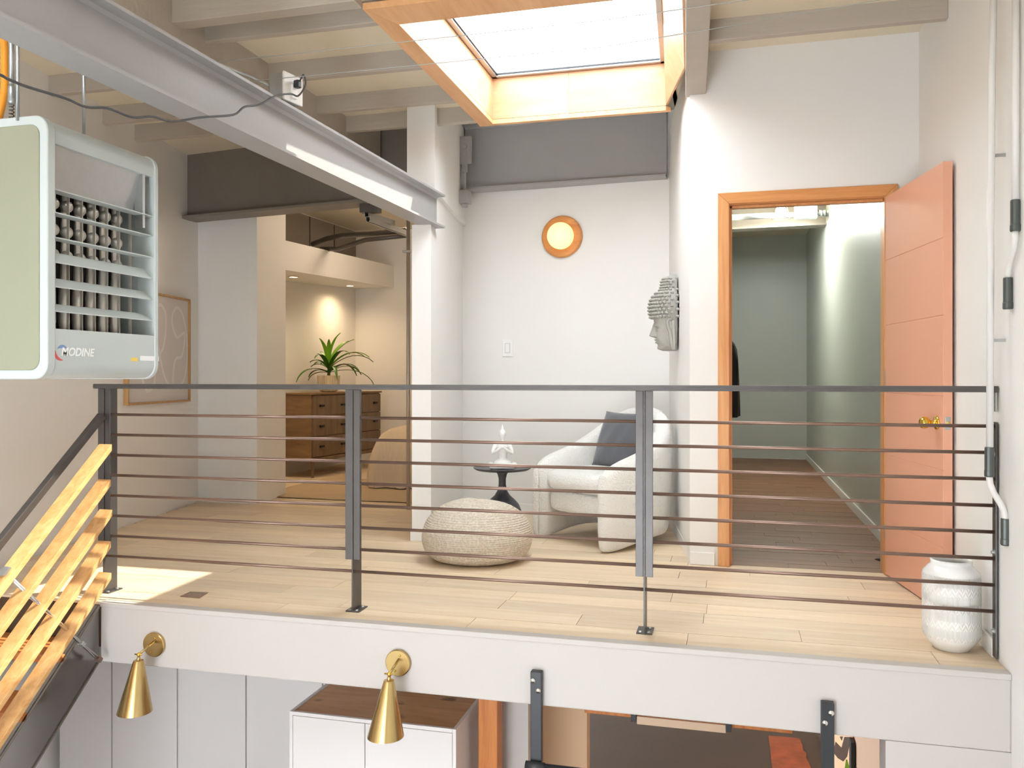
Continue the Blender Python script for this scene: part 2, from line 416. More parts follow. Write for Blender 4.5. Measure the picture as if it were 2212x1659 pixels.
# ---- skylight
def skylight():
    zt = 3.10; zb = 2.83
    o = MB().box(SX0 - .02, SX0, SY0, SY1, zb, zt).build('window_1', 'ply', kind='structure')
    rb = [(SX1, SY1), (-.255, 4.80), (-.212, SY0)]; rt = [(SX1, SY1), (lerp(SX1, SX1N, .39), 4.80), (SX1N, SY0)]
    for i in range(2):
        q = lambda p, z, e=0: Vector((p[0] + e, p[1], z))
        MB().hexa([q(rb[i], zb), q(rb[i + 1], zb), q(rb[i + 1], zb, .012), q(rb[i], zb, .012)], [q(rt[i], zt), q(rt[i + 1], zt), q(rt[i + 1], zt, .012), q(rt[i], zt, .012)]).build('liner', 'ply', o)
    mid = SX0 + (SX1 - SX0) * .45
    MB().box(SX0, mid - .0008, SY1, SY1 + .02, zb, zt).build('liner', 'ply', o)
    MB().box(mid + .0008, SX1, SY1, SY1 + .02, zb, zt).build('liner', 'ply', o)
    MB().extrude([(SX0, SY0 - .02, zb), (-.212, SY0 - .02, zb), (SX1N, SY0 - .02, zt), (SX0, SY0 - .02, zt)], (0, .02, 0)).build('liner', 'ply', o)
    t = .095
    # mitred casing round the foot of the well
    a = [(SX0, SY0), (-.212, SY0), (SX1, SY1), (SX0, SY1)]
    ow = (.10, .06, .045, .03)
    oo = [(SX0 - .10, SY0 - .20), (-.20, SY0 - .20), (SX1 + .03, SY1 + .04), (SX0 - .10, SY1 + .04)]
    for i in (0, 2, 3):
        j = (i + 1) % 4
        MB().prism([oo[i], oo[j], a[j], a[i]], zb - .032, zb - .002).build('casing', 'casing', o, bevel=.002)
    g = .035
    fr = MB().box(SX0, SX0 + g, SY0, SY1, zt, zt + .03).box(SX1 - g, SX1N, SY0, SY0 + g, zt, zt + .03).prism([(SX1 - g, SY1), (SX1N - g, SY0), (SX1N, SY0), (SX1, SY1)], zt, zt + .03).box(SX0, SX1, SY1 - g, SY1, zt, zt + .03).box(SX0, SX1, SY0, SY0 + g, zt, zt + .03)
    fr.build('sash', M['zinc'], o, bevel=.004)
    gk = MB().box(SX0 + g, SX0 + g + .008, SY0 + g, SY1 - g, zt + .012, zt + .02).box(SX0 + g, SX1 - g, SY1 - g - .008, SY1 - g, zt + .012, zt + .02)
    gk.build('gasket', M['black'], o)
    MB().prism([(SX0 + g, SY0 + g), (SX1N - g, SY0 + g), (SX1 - g, SY1 - g), (SX0 + g, SY1 - g)], zt + .018, zt + .024).build('pane', 'glass', o)
    c = MB(); q = .07
    for x0, x1, y0, y1 in ((SX0 - q, SX0, SY0 - q, SY1 + q), (SX0, SX1 + q, SY1, SY1 + q), (SX0, SX1N + q, SY0 - q, SY0)):
        c.box(x0, x1, y0, y1, zt + .002, zt + .09)
    c.prism([(SX1, SY1), (SX1N, SY0), (SX1N + q, SY0), (SX1 + q, SY1)], zt + .002, zt + .09)
    c.build('curb', M['zinc'], o)
skylight()

# ---- floors with their planks
UNIT = None
def plank_mesh(m, key):
    me = bpy.data.meshes.new(key)
    mb = MB().box(0, 1, 0, 1, -1, 0)
    me.from_pydata([tuple(p) for p in mb.v], [], mb.f); me.materials.append(M[m]); return me
def planks(parent, me, y0, y1, w, xl, xr, lens, gap=.0022, z=0):
    y = y0
    while y < y1 - .004:
        wy = min(w, y1 - y); a, b = xl(y), xr(y); x = a - random.random() * lens[0]
        while x < b:
            L = random.choice(lens); u, v = max(x, a), min(x + L, b)
            if v - u > .02:
                o = bpy.data.objects.new('plank', me); COL.objects.link(o)
                place(o, Vector((u + gap / 2, y + gap / 2, z + random.uniform(-.0006, .0006))), parent)
                o.scale = (v - u - gap, wy - gap, .012)
            x += L
        y += w
fl = MB()
fl.prism([(lw(Y0) - .1, Y0 + .052), (XR, Y0 + .052), (XR, 12), (-6, 12), (-6, 6.7), (lw(6.7) - .1, 6.7)], -.235, -.0125)
floor = fl.build('floor', 'sub', kind='structure')
pm = plank_mesh('plank', 'pale_plank'); pb = plank_mesh('plank_brown', 'brown_plank')
planks(floor, pm, Y0 + .05, YB + .04, .165, lambda y: lw(y), lambda y: XR, (1.15, 1.3, .95))
planks(floor, pm, YB + .04, 6.64, .165, lambda y: lw(y), lambda y: CF.x - (y - YB) * .16 + .02, (1.15, 1.3, .95))
planks(floor, pm, 6.64, 11.2, .165, lambda y: -5.0, lambda y: -2.12 - (y - 6.6) * .15, (1.15, 1.3, .95))
planks(floor, pb, YB + .04, 11.84, .11, lambda y: -.06, lambda y: XR - .03, (.5, .7, .9))
MB().box(XD, XR, Y0, Y0 + .05, -.012, 0).build('nosing', 'plank', floor, bevel=.003)
MB().box(lw(Y0) - .02, XD, Y0, Y0 + .05, -.012, 0).build('nosing', 'plank', floor, bevel=.003)

# ---- skirting boards
RY_ = 3.638
def base(name, A, B, t=.014, h=.075):
    struct(name, MB().wall(A, B, t, 0, h), 'white', bevel=.004)
base('baseboard_nook_right', CN - Vector((0, .01)), CF + Vector((-.0, .014)))
base('baseboard_door_left', (CF.x, YB), (OX0 - .085, YB), -.014)
base('baseboard_right', (XR, YB), (XR, RY_ + .03), -.014)
base('baseboard_nook_end', ST0 - sn * -.14, ST0, -.012)
base('baseboard_corridor', (XR - .03, YB + .2), (XR - .03, 11.84), .014)
base('baseboard_nook_back', CN, CS, .014)

# ---- doorway with the coral door
def doorway():
    d = MB().box(OX0 - .02, OX0, YB - .005, YB + .125, 0, OH + .02).build('door_1', 'trim_wood', kind='structure')
    MB().box(OX1, OX1 + .02, YB - .005, YB + .125, 0, OH + .02).build('jamb', 'trim_wood', d)
    MB().box(OX0, OX1, YB - .005, YB + .125, OH, OH + .02).build('head_jamb', 'trim_wood_x', d)
    st = MB().box(OX0, OX0 + .012, YB + .045, YB + .085, 0, OH).box(OX0, OX1, YB + .045, YB + .085, OH - .012, OH)
    st.build('door_stop', 'trim_wood', d)
    k = .068
    MB().extrude([(OX0 - k, YB - .018, 0), (OX0 - .004, YB - .018, 0), (OX0 - .004, YB - .018, OH + .004), (OX0 - k, YB - .018, OH + k)], (0, .018, 0)).build('casing', 'trim_wood', d, bevel=.003)
    MB().extrude([(OX0 - k, YB - .018, OH + k), (OX0 - .004, YB - .018, OH + .004), (OX1 + .004, YB - .018, OH + .004), (OX1 + k, YB - .018, OH + k)], (0, .018, 0)).build('casing', 'trim_wood_x', d, bevel=.003)
    MB().extrude([(OX1 + .004, YB - .018, 0), (OX1 + k, YB - .018, 0), (OX1 + k, YB - .018, OH + k), (OX1 + .004, YB - .018, OH + .004)], (0, .018, 0)).build('casing', 'trim_wood', d, bevel=.003)
    # leaf, swung out towards the right wall
    H = Vector((OX1 + .004, YB - .022)); E = Vector((.945, 4.268))
    ex = (E - H).normalized(); en = Vector((ex.y, -ex.x))          # en: towards the camera side (left face)
    if en.x > 0: en = -en
    W_ = (E - H).length; T = .042
    def P(a, n, z): q = H + ex * a - en * n; return Vector((q.x, q.y, z))
    leaf = MB().hexa([P(0, .003, .008), P(W_, .003, .008), P(W_, T, .008), P(0, T, .008)],
                     [P(0, .003, OH - .004), P(W_, .003, OH - .004), P(W_, T, OH - .004), P(0, T, OH - .004)]).build('leaf', 'door', d)
    hs = [.008, .307, .667, 1.01, 1.383, 1.741, OH - .004]
    for i in range(6):
        a, b = hs[i] + (.003 if i else 0), hs[i + 1] - (.003 if i < 5 else 0)
        MB().hexa([P(0, 0, a), P(W_, 0, a), P(W_, .004, a), P(0, .004, a)], [P(0, 0, b), P(W_, 0, b), P(W_, .004, b), P(0, .004, b)]).build('panel', 'door', leaf, bevel=.0015)
    kz = .885; ka = W_ - .07
    n3 = Vector((en.x, en.y, 0))
    for sg, off in ((1, 0), (-1, -T)):
        c = P(ka, 0, kz) + n3 * (off if sg < 0 else 0)
        kb = MB().lathe([(.033, 0), (.033, .004), (.028, .008), (.012, .011), (.011, .03), (.016, .034), (.026, .045), (.029, .058), (.026, .07), (.016, .077), (.002, .079)], c, 24, n3 * sg)
        kb.build('door_knob', 'gold', leaf, smooth=True)
    lp = MB(); e3 = Vector((ex.x, ex.y, 0)); c = P(W_, T / 2, kz)
    lp.obox(c + e3 * .001, e3 * .0015, n3 * .0125, (0, 0, .03)); lp.build('latch_plate', M['zinc'], leaf, bevel=.001)
    MB().obox(c + e3 * .006, e3 * .006, n3 * .006, (0, 0, .008)).build('latch_bolt', 'gold', leaf, bevel=.001)
    for z in (.2, 1.05, 1.9):
        MB().lathe([(.006, 0), (.006, .09)], (H.x + .004, H.y + .008, z), 10).build('hinge', M['zinc'], d)
doorway()

# ================================================================== STEEL BEAMS
def beams():
    end = ST0 + Vector((-.012, .16)); q = D(0, 74, 2.49)
    A = Vector((-2.075, 1.5)); B = Vector((-1.965, 5.48))
    o = ibeam(A, B, 2.118, 2.345, .068, .013, .010)
    o.build('steel_beam', 'beam', label='long pale grey steel beam running overhead from upper left to the wall end', cat='beam')
    A = Vector((-4.51, 6.30)); B = Vector((-2.17, 5.975))
    ibeam(A, B, 2.44, 3.06, .10, .022, .012).build('steel_beam', 'beam_shaded', label='deep grey steel beam, darkened as in shade, over the bedroom opening', cat='beam')
    ibeam((-2.10, 6.56), (-.475, 6.50), 2.61, 3.14, .075, .016, .010).build('steel_beam', 'beam', label='grey steel beam below the skylight on the reading nook wall', cat='beam')
    ibeam((-.06, 9.55), (XR - .03, 9.50), 2.70, 3.0, .10, .016, .012).build('steel_beam', 'beam_shaded', label='grey steel beam under the corridor ceiling beyond the doorway', cat='beam')
beams()

# ================================================================== BALCONY RAILING
RY = 3.638
def xr_(px): return YP(px, YH, RY).x
def railing():
    t = thing('balcony_railing', 'raw steel balcony railing with thin horizontal round bars along the landing', 'railing', (-.9, RY, 0))
    xl, xe = xr_(207), xr_(2168)
    xe = min(xe, XR - .004)
    tr = MB().box(xl, xe, RY - .02, RY + .02, 1.040, 1.064).box(xl, xe, RY - .0215, RY - .0195, 1.048, 1.056)
    tr.build('top_rail', 'steel', t, bevel=.003)
    posts = [xr_(227), xr_(763), xr_(1392)]
    hs = [.9086 - .1027 * i for i in range(8)]
    fw = .032
    for k, x in enumerate(posts):
        for sg in (-1, 1):
            MB().box(x + sg * .0045 + (0 if sg > 0 else -fw), x + sg * .0045 + (fw if sg > 0 else 0), RY - .008, RY + .002, .245, 1.04).build('flat_bar', 'steel', t, bevel=.0015)
        pl = MB().box(x - .0032, x + .0032, RY - .012, RY + .085, .004, 1.04).build('post_plate', M['steel'], t, bevel=.001)
        bp = MB().box(x - .034, x + .034, RY - .012, RY + .088, 0, .006).build('base_plate', 'steel', t, bevel=.001)
        for dx, dy in ((-.017, .0), (.017, .0), (.017, .065)):
            MB().lathe([(.0095, 0), (.0095, .002), (.006, .0045), (.001, .005)], (x + dx, RY + dy, .006), 12).build('screw', 'zinc', bp, smooth=True)
    # wall post at the right end
    xw = XR - .006
    wp = MB().box(xw - .008, xw, RY - .022, RY + .022, .012, .925).build('wall_post', 'steel', t, bevel=.002)
    for z in (.80, .42, .115):
        MB().lathe([(.012, 0), (.012, .003), (.007, .003), (.006, .012), (.001, .013)], (xw - .008, RY - .005, z), 12, (-1, 0, 0)).build('bolt', 'zinc', wp)
    tb = MB().box(xw - .006, xw, RY - .012, RY + .012, .965, 1.04).build('rail_tab', 'zinc', t, bevel=.002)
    MB().lathe([(.010, 0), (.010, .003), (.006, .003), (.005, .01), (.001, .011)], (xw - .006, RY, .995), 12, (-1, 0, 0)).build('bolt', 'zinc', tb)
    segs = [(posts[0], posts[1]), (posts[1], posts[2]), (posts[2], xw - .006 + .0045 + fw)]
    for a, b in segs:
        for i, h in enumerate(hs):
            e0 = .004 if i == 7 else .0045 + fw
            x0 = a + e0; x1 = b - (e0 if b != segs[2][1] else .0045 + fw)
            MB().tube([(x0, RY, h), (x1, RY, h)], .0072, 10).build('bar', 'rod', t, smooth=True)
    return t
railing()

# ================================================================== STAIRCASE
SXP = -3.083                 # plane of the outer guard
def stair():
    t = thing('staircase', 'steel and wood staircase with pine slat guard descending along the left wall', 'staircase', (-3.5, 2.2, ZL))
    top = XP(222, 895, SXP); low = XP(0, 1172, SXP)
    sl = (top.z - low.z) / (top.y - low.y); ang = math.atan(sl)
    d = Vector((0, -math.cos(ang), -math.sin(ang))); n = Vector((0, -math.sin(ang), math.cos(ang)))
    # handrail: square tube
    L = 2.6
    P0 = Vector((SXP, RY - .030, top.z + (RY - .030 - top.y) * sl))
    c = P0 + d * L / 2
    MB().obox(c, (.017, 0, 0), d * L / 2, n * .017).build('handrail', 'steel', t, bevel=.003)
    # slats: flat boards stacked along rods
    SXS = -2.925
    ends = [(228, 966), (226, 1042), (229, 1107), (226, 1175), (227, 1243)]
    for i, (px, py) in enumerate(ends):
        p = XP(px, py, SXS); LL = 2.7
        o = MB().obox(p + d * LL / 2, (.037, 0, 0), d * LL / 2, (0, 0, .0155)).build('slat', 'slat', t, bevel=.002)
    # rods through the slats
    r0 = XP(14, 1240, SXS); r1 = XP(213, 1424, SXS)
    rn = (r1 - r0).normalized()
    for k in range(3):
        a = r0 + d * 1.05 * k; b = r1 + d * 1.05 * k
        a2 = a - rn * .02
        rod = MB().tube([a2, b], .0085, 12).build('rod', 'bright', t, smooth=True)
        MB().obox(a2, (.02, 0, 0), d * .022, rn * .006).build('clamp', 'zinc', rod, bevel=.002)
        q = lerp(a, b, .80)
        MB().obox(q, (.012, 0, 0), d * .010, rn * .012).build('rod_collar', 'zinc', rod, bevel=.002)
        MB().obox(b, (.014, 0, 0), d * .012, rn * .012).build('rod_foot', M['rod'], rod, bevel=.003)
    # stringers: steel channel
    sy = Y0 - .004
    for x in (XD - .004, lw(2.4) + .06):
        L = 4.1
        a = Vector((x, sy, -.025)); bz = -.335
        e = Vector((0, -1, -sl)) * 3.2
        mb = MB()
        pts = [Vector((x, sy, -.012)), Vector((x, sy, -.286))]
        lowb = [pts[1] + e, pts[0] + e]
        mb.extrude([pts[0], pts[1], lowb[0], lowb[1]], (-.012, 0, 0))
        o = mb.build('stringer', 'gloss_steel', t, bevel=.002)
        # flanges of the channel
        for z, s_ in ((-.012, -.012), (-.286, .012)):
            p = Vector((x - .05, sy, z)); f = MB()
            f.extrude([p, p + Vector((.058, 0, 0)), p + Vector((.058, 0, s_)), p + Vector((0, 0, s_))], e)
            f.build('flange', 'gloss_steel', o, bevel=.002)
    # treads and their brackets
    rise = .187; run = rise / sl
    for k in range(1, 15):
        z = -k * rise; y = Y0 - (k - 1) * run
        if z < ZL + .05: break
        MB().box(lw(y) + .07, XD - .014, y - run - .025, y, z - .04, z).build('tread', 'tread', t, bevel=.004)
    return t
stair()

# ================================================================== UNIT HEATER
def heater():
    X1 = -2.279; ya, yb = 2.404, 2.985; z0, z1 = 1.095, 2.0; X0 = X1 - .72
    t = thing('unit_heater', 'grey enamel gas unit heater with louvres hanging under the ceiling', 'heater', ((X0 + X1) / 2, (ya + yb) / 2, z0))
    R = .055
    def outline(x0, x1, za, zb, r, y):
        pts = []
        for cx, cz, a0 in ((x1 - r, za + r, -90), (x1 - r, zb - r, 0), (x0 + r, zb - r, 90), (x0 + r, za + r, 180)):
            for k in range(7):
                a = math.radians(a0 + k * 15); pts.append(Vector((cx + r * math.cos(a), y, cz + r * math.sin(a))))
        return pts
    # wrap: closed shell without the front opening
    oz0, oz1 = 1.268, 1.915; oy0, oy1 = ya + .035, yb - .012
    MB().extrude(outline(X0, X1 - .19, z0, z1, R * .2, ya + .015), (0, yb - ya - .03, 0)).build('casing_back', 'heater', t, auto=30)
    top = MB().extrude([p for p in outline(X1 - .19, X1, oz1, z1, .0, ya + .03)] if False else
                       [Vector((X1 - .19, ya + .03, z1)), Vector((X1 - .19, ya + .03, oz1)), Vector((X1 - .008, ya + .03, oz1))] +
                       [Vector((X1 - R + R * math.cos(math.radians(a)), ya + .03, z1 - R + R * math.sin(math.radians(a)))) for a in range(0, 91, 10)], (0, yb - ya - .05, 0))
    top.build('top_panel', 'heater', t, auto=30)
    bot = MB().extrude([Vector((X1 - .19, ya + .03, oz0)), Vector((X1 - .19, ya + .03, z0))] +
                       [Vector((X1 - R + R * math.sin(math.radians(a)), ya + .03, z0 + R - R * math.cos(math.radians(a)))) for a in range(0, 91, 10)] +
                       [Vector((X1, ya + .03, oz0))], (0, yb - ya - .05, 0))
    low = bot.build('lower_panel', 'heater', t, auto=30)
    # two end panels with rounded corners, the near one olive
    MB().extrude(outline(X0 - .003, X1 + .004, z0 - .004, z1 + .004, R, ya), (0, .036, 0)).build('end_panel', 'heater', t, auto=30, bevel=.004)
    MB().extrude(outline(X0 + .03, X1 - .028, z0 + .028, z1 - .028, R * .7, ya - .004), (0, .006, 0)).build('end_cover', 'heater_side', t, auto=30, bevel=.002)
    MB().extrude(outline(X0 - .003, X1 + .004, z0 - .004, z1 + .004, R, yb - .022), (0, .022, 0)).build('end_panel', 'heater', t, auto=30, bevel=.004)
    MB().box(X1 - .19, X1 - .18, ya + .03, yb - .02, oz0, oz1).build('burner_box', 'heat_in', t)
    # sheet metal baffle at the top of the opening
    MB().hexa([(X1 - .06, oy0, 1.765), (X1 - .06, oy1 - .06, 1.765), (X1 - .055, oy1 - .06, 1.765), (X1 - .055, oy0, 1.765)],
              [(X1 - .03, oy0, oz1), (X1 - .03, oy1 - .06, oz1), (X1 - .025, oy1 - .06, oz1), (X1 - .025, oy0, oz1)]).build('baffle', 'zinc', t)
    MB().box(X1 - .05, X1 - .012, oy1 - .065, oy1 - .05, 1.70, oz1).build('baffle_bracket', 'zinc', t)
    # heat exchanger tubes with dimples and fins between them
    tubes = 7; span = oy1 - .075 - oy0; st = span / tubes
    me = None
    for k in range(tubes):
        y = oy0 + st * (k + .55); x = X1 - .115
        mb = MB().lathe([(.014, 0), (.020, .03), (.019, .14), (.014, .2), (.011, .26), (.011, .53)], (x, y, oz0 + .002), 14)
        for z in (.275, .365, .46): mb.ball((x + .016, y - .004, oz0 + z), .023, 12, 8)
        mb.build('heat_tube', 'heat_tube', t, auto=50)
        MB().box(X1 - .072, X1 - .060, y + st * .5 - .0012, y + st * .5 + .0012, oz0, 1.77).build('fin', 'heat_tube', t)
    # six louvre blades
    for i, py in enumerate((408, 458, 512, 566, 619, 672)):
        z = CH + (YH - py) / F * 2.94
        tilt = -.002 if i < 3 else (.040, .034, .028)[i - 3]
        dx = .05
        MB().hexa([(X1 - dx, oy0, z + tilt - .002), (X1 - .006, oy0, z - .002), (X1 - .006, oy1, z - .002), (X1 - dx, oy1, z + tilt - .002)],
                  [(X1 - dx, oy0, z + tilt + .002), (X1 - .006, oy0, z + .002), (X1 - .006, oy1, z + .002), (X1 - dx, oy1, z + tilt + .002)]).build('louvre', 'heater', t)
    # maker's name and badge on the lower panel
    def text(body, y, z, size, m, shear=.0):
        cu = bpy.data.curves.new('text', 'FONT'); cu.body = body; cu.size = size; cu.extrude = .0006; cu.shear = shear; cu.offset = .0012
        tmp = bpy.data.objects.new('text', cu); COL.objects.link(tmp)
        dg = bpy.context.evaluated_depsgraph_get(); dg.update()
        me = bpy.data.meshes.new_from_object(tmp.evaluated_get(dg)); COL.objects.unlink(tmp); bpy.data.objects.remove(tmp)
        me.transform(Matrix(((0, 0, 1, 0), (1, 0, 0, 0), (0, 1, 0, 0), (0, 0, 0, 1))))
        me.materials.clear(); me.materials.append(m)
        o = bpy.data.objects.new('lettering', me); COL.objects.link(o); place(o, Vector((X1 + .002, y, z)), low); return o
    mw = mat('logo_white', '#f6f6f4', .4); mr = mat('logo_red', '#d2575c', .4); mbl = mat('logo_blue', '#7f96c4', .4); my = mat('sticker_yellow', '#f0d060', .4)
    ly = V(131, 770, (X1, 0), (X1, 1)); text('MODINE', ly.y, ly.z + .004, .040, mw, .2)
    def arc(name, m, c, a0, a1, ra, rb):
        pts = []
        N = 14
        for i in range(N + 1):
            f = i / N; a = math.radians(a0 + (a1 - a0) * f); wv = .006 * math.sin(math.pi * min(1, f * .9 + .1))
            pts.append((ra * math.cos(a), rb * math.sin(a), wv))
        mb = MB(); vs_ = []
        for y, z, wv in pts:
            q = Vector((y, z)); u = q.normalized()
            for s_ in (-1, 1):
                p = q + u * s_ * wv; vs_.append(Vector((X1 + .001, c.y + p.x, c.z + p.y)))
        mb.add(vs_, [(2 * i, 2 * i + 1, 2 * i + 3, 2 * i + 2) for i in range(N)])
        return mb.build(name, m, low)
    cc = V(135, 762, (X1, 0), (X1, 1))
    arc('logo_arc', mbl, cc, 55, 150, .030, .022); arc('logo_arc', mr, cc, 165, 275, .034, .026)
    s0, s1 = V(283, 780, (X1, 0), (X1, 1)), V(297, 773, (X1, 0), (X1, 1))
    MB().box(X1, X1 + .0012, s0.y, s1.y, s0.z, s1.z).build('sticker', my, low)
    s0, s1 = V(303, 779, (X1, 0), (X1, 1)), V(343, 770, (X1, 0), (X1, 1))
    MB().box(X1, X1 + .0012, s0.y, s1.y, s0.z, s1.z).build('sticker', mw, low)
    # hangers
    for px in (38, 181):
        p = V(px, 250, (X1 - .12, 0), (X1 - .12, 1))
        MB().tube([(p.x, p.y, z1 - .01), (p.x, p.y, ZC)], .006, 8).build('hanger_rod', 'zinc', t, smooth=True)
    # gas hose, flue pipe and spring behind
    g = D(4, 228, 3.1)
    MB().tube([g + Vector((-.03, .0, -.10)), g, g + Vector((.012, 0, .06)), g + Vector((.012, 0, .2)), g + Vector((.0, 0, .45))], .013, 12).build('gas_hose', mat('orange_hose', '#f09a28', .45), t, smooth=True)
    g = D(25, 150, 3.0)
    MB().tube([g + Vector((0, 0, .4)), g + Vector((0, 0, -.06))], .009, 12).build('flue_pipe', 'zinc', t, smooth=True)
    MB().lathe([(.009, 0), (.013, .01), (.012, .06), (.009, .07)], g + Vector((0, 0, -.125)), 14).build('coupling', 'zinc', t, smooth=True)
    sp = [g + Vector((.008 * math.cos(i * .9), .008 * math.sin(i * .9), -.125 - i * .0018)) for i in range(40)]
    MB().tube(sp, .0022, 6).build('spring', 'steel', t, smooth=True)
heater()

# ================================================================== ELECTRICS AND WIRES OVERHEAD
def overhead():
    bx = Vector((-2.03, 0, 0))
    # junction box standing on the top flange of the long beam
    p = V(600, 206, (-2.05, 0), (-2.02, 4)); c = Vector((-2.015, p.y + .05, 2.345))
    t = thing('junction_box', 'galvanised outlet box with cover standing on the long grey beam', 'electrical box', c)
    a = math.radians(-12); u = Vector((math.cos(a), math.sin(a), 0)); v = Vector((-u.y, u.x, 0))
    cc = c + Vector((0, 0, .09))
    MB().obox(cc, u * .04, v * .06, (0, 0, .062)).build('box', 'zinc', t, bevel=.003)
    MB().obox(c + Vector((0, 0, .014)), u * .012, v * .03, (0, 0, .0135)).build('stand', 'zinc', t, bevel=.002)
    cv = MB().obox(cc + u * .046, u * .006, v * .064, (0, 0, .066)).build('cover', 'conduit', t, bevel=.004)
    MB().obox(cc + u * .055 + Vector((0, 0, -.012)), u * .006, v * .018, (0, 0, .034)).build('outlet', 'white', cv, bevel=.003)
    MB().obox(cc + u * .075 + Vector((0, 0, .018)), u * .014, v * .014, (0, 0, .018)).build('plug', 'black', t, bevel=.005)
    MB().tube([cc - u * .03 + v * -.02, cc - u * .06 + v * -.06 + Vector((0, 0, .02)), cc - u * .09 + v * -.13 + Vector((0, 0, .035)), cc - u * .11 + v * -.3 + Vector((0, 0, .04))], .0105, 12).build('conduit', 'zinc', t, smooth=True)
    # power cord sagging from the box to the heater
    st = cc + u * .088 + Vector((0, 0, .03))
    pts = [st, st + Vector((.03, -.02, .02)), st + Vector((.045, -.03, -.03)), st + Vector((.02, -.05, -.085))]
    for px, py, z in ((628, 203, 4.32), (596, 207, 4.2), (560, 226, 4.0), (528, 231, 3.85), (504, 248, 3.7), (440, 253, 3.45), (372, 262, 3.25), (330, 252, 3.15), (285, 253, 3.05), (232, 234, 2.95), (185, 231, 2.85), (140, 212, 2.75), (60, 188, 2.6), (20, 172, 2.5), (-40, 148, 2.45)):
        pts.append(XP(px, py, -1.925))
    pts += [pts[-1] + Vector((-.25, -.25, .06)), Vector((lw(.7) + .05, .7, 2.45)), Vector((lw(.7) + .004, .7, 2.45))]
    sm = []
    for i in range(len(pts) - 1):
        p0, p1, p2, p3 = [pts[max(0, min(len(pts) - 1, i + k))] for k in (-1, 0, 1, 2)]
        for q_ in range(5):
            x = q_ / 5; sm.append(.5 * ((2 * p1) + (p2 - p0) * x + (2 * p0 - 5 * p1 + 4 * p2 - p3) * x * x + (3 * p1 - p0 - 3 * p2 + p3) * x ** 3))
    pts = sm + [pts[-1]]
    MB().tube(pts, .0042, 8).build('power_cord', mat('cord', '#4a4a4c', .5), label='dark power cord looping across below the long grey beam', cat='cord', smooth=True)
    # two thin cables stretched below the joists
    for i, (pp, lab) in enumerate((([(492, 131), (600, 120), (1300, 44), (1620, -1), (2100, -70)], 'upper of two thin cables stretched under the skylight'),
                                   ([(575, 172), (641, 166), (1300, 102), (1600, 52), (1898, 0), (2150, -45)], 'lower of two thin cables stretched under the skylight'))):
        pts = [YP(x, y, 3.3) for x, y in pp]
        pts[0].x = max(pts[0].x, -2.6); pts[-1] = pts[-2] + (pts[-1] - pts[-2]) * ((XR - .001 - pts[-2].x) / (pts[-1].x - pts[-2].x))
        a, b = pts[0], pts[1]
        pts[0] = b + (a - b) * ((-2.598 - b.x) / (a.x - b.x))
        MB().tube(pts, .0018, 6).build('cable', M['zinc'], label=lab, cat='cable', group='cables under the skylight', smooth=True)
    # hydraulic style brace at the end of the long beam
    q = YP(1004, 260, 6.36)
    t = thing('steel_brace', 'grey painted steel brace rod with box foot in the nook corner', 'brace', (q.x, q.y, 2.43))
    z0 = YP(1004, 440, 6.36).z
    MB().tube([(q.x, q.y, z0 + .1), (q.x, q.y, 2.86)], .011, 12).build('rod', 'beam', t, smooth=True)
    MB().tube([(q.x - .035, q.y + .02, z0 + .1), (q.x - .035, q.y + .02, 2.86)], .010, 12).build('rod', 'beam', t, smooth=True)
    MB().box(q.x - .06, q.x + .04, q.y - .05, q.y + .05, z0, z0 + .1).build('foot_box', 'beam', t, bevel=.006)
    MB().box(q.x - .02, q.x + .02, q.y - .02, q.y + .02, z0 - .03, z0).build('foot_stub', 'beam', t, bevel=.004)
    MB().lathe([(.024, 0), (.024, .03)], (q.x, q.y - .018, 3.0 - .08), 18, (0, 1, 0)).box(q.x - .02, q.x + .02, q.y - .014, q.y + .014, 2.72, 2.9).build('clevis', 'beam', t, bevel=.003)
    MB().box(q.x - .05, q.x + .055, q.y - .012, q.y + .018, 2.78, 3.0).build('top_plate', 'beam', t, bevel=.003)
overhead()

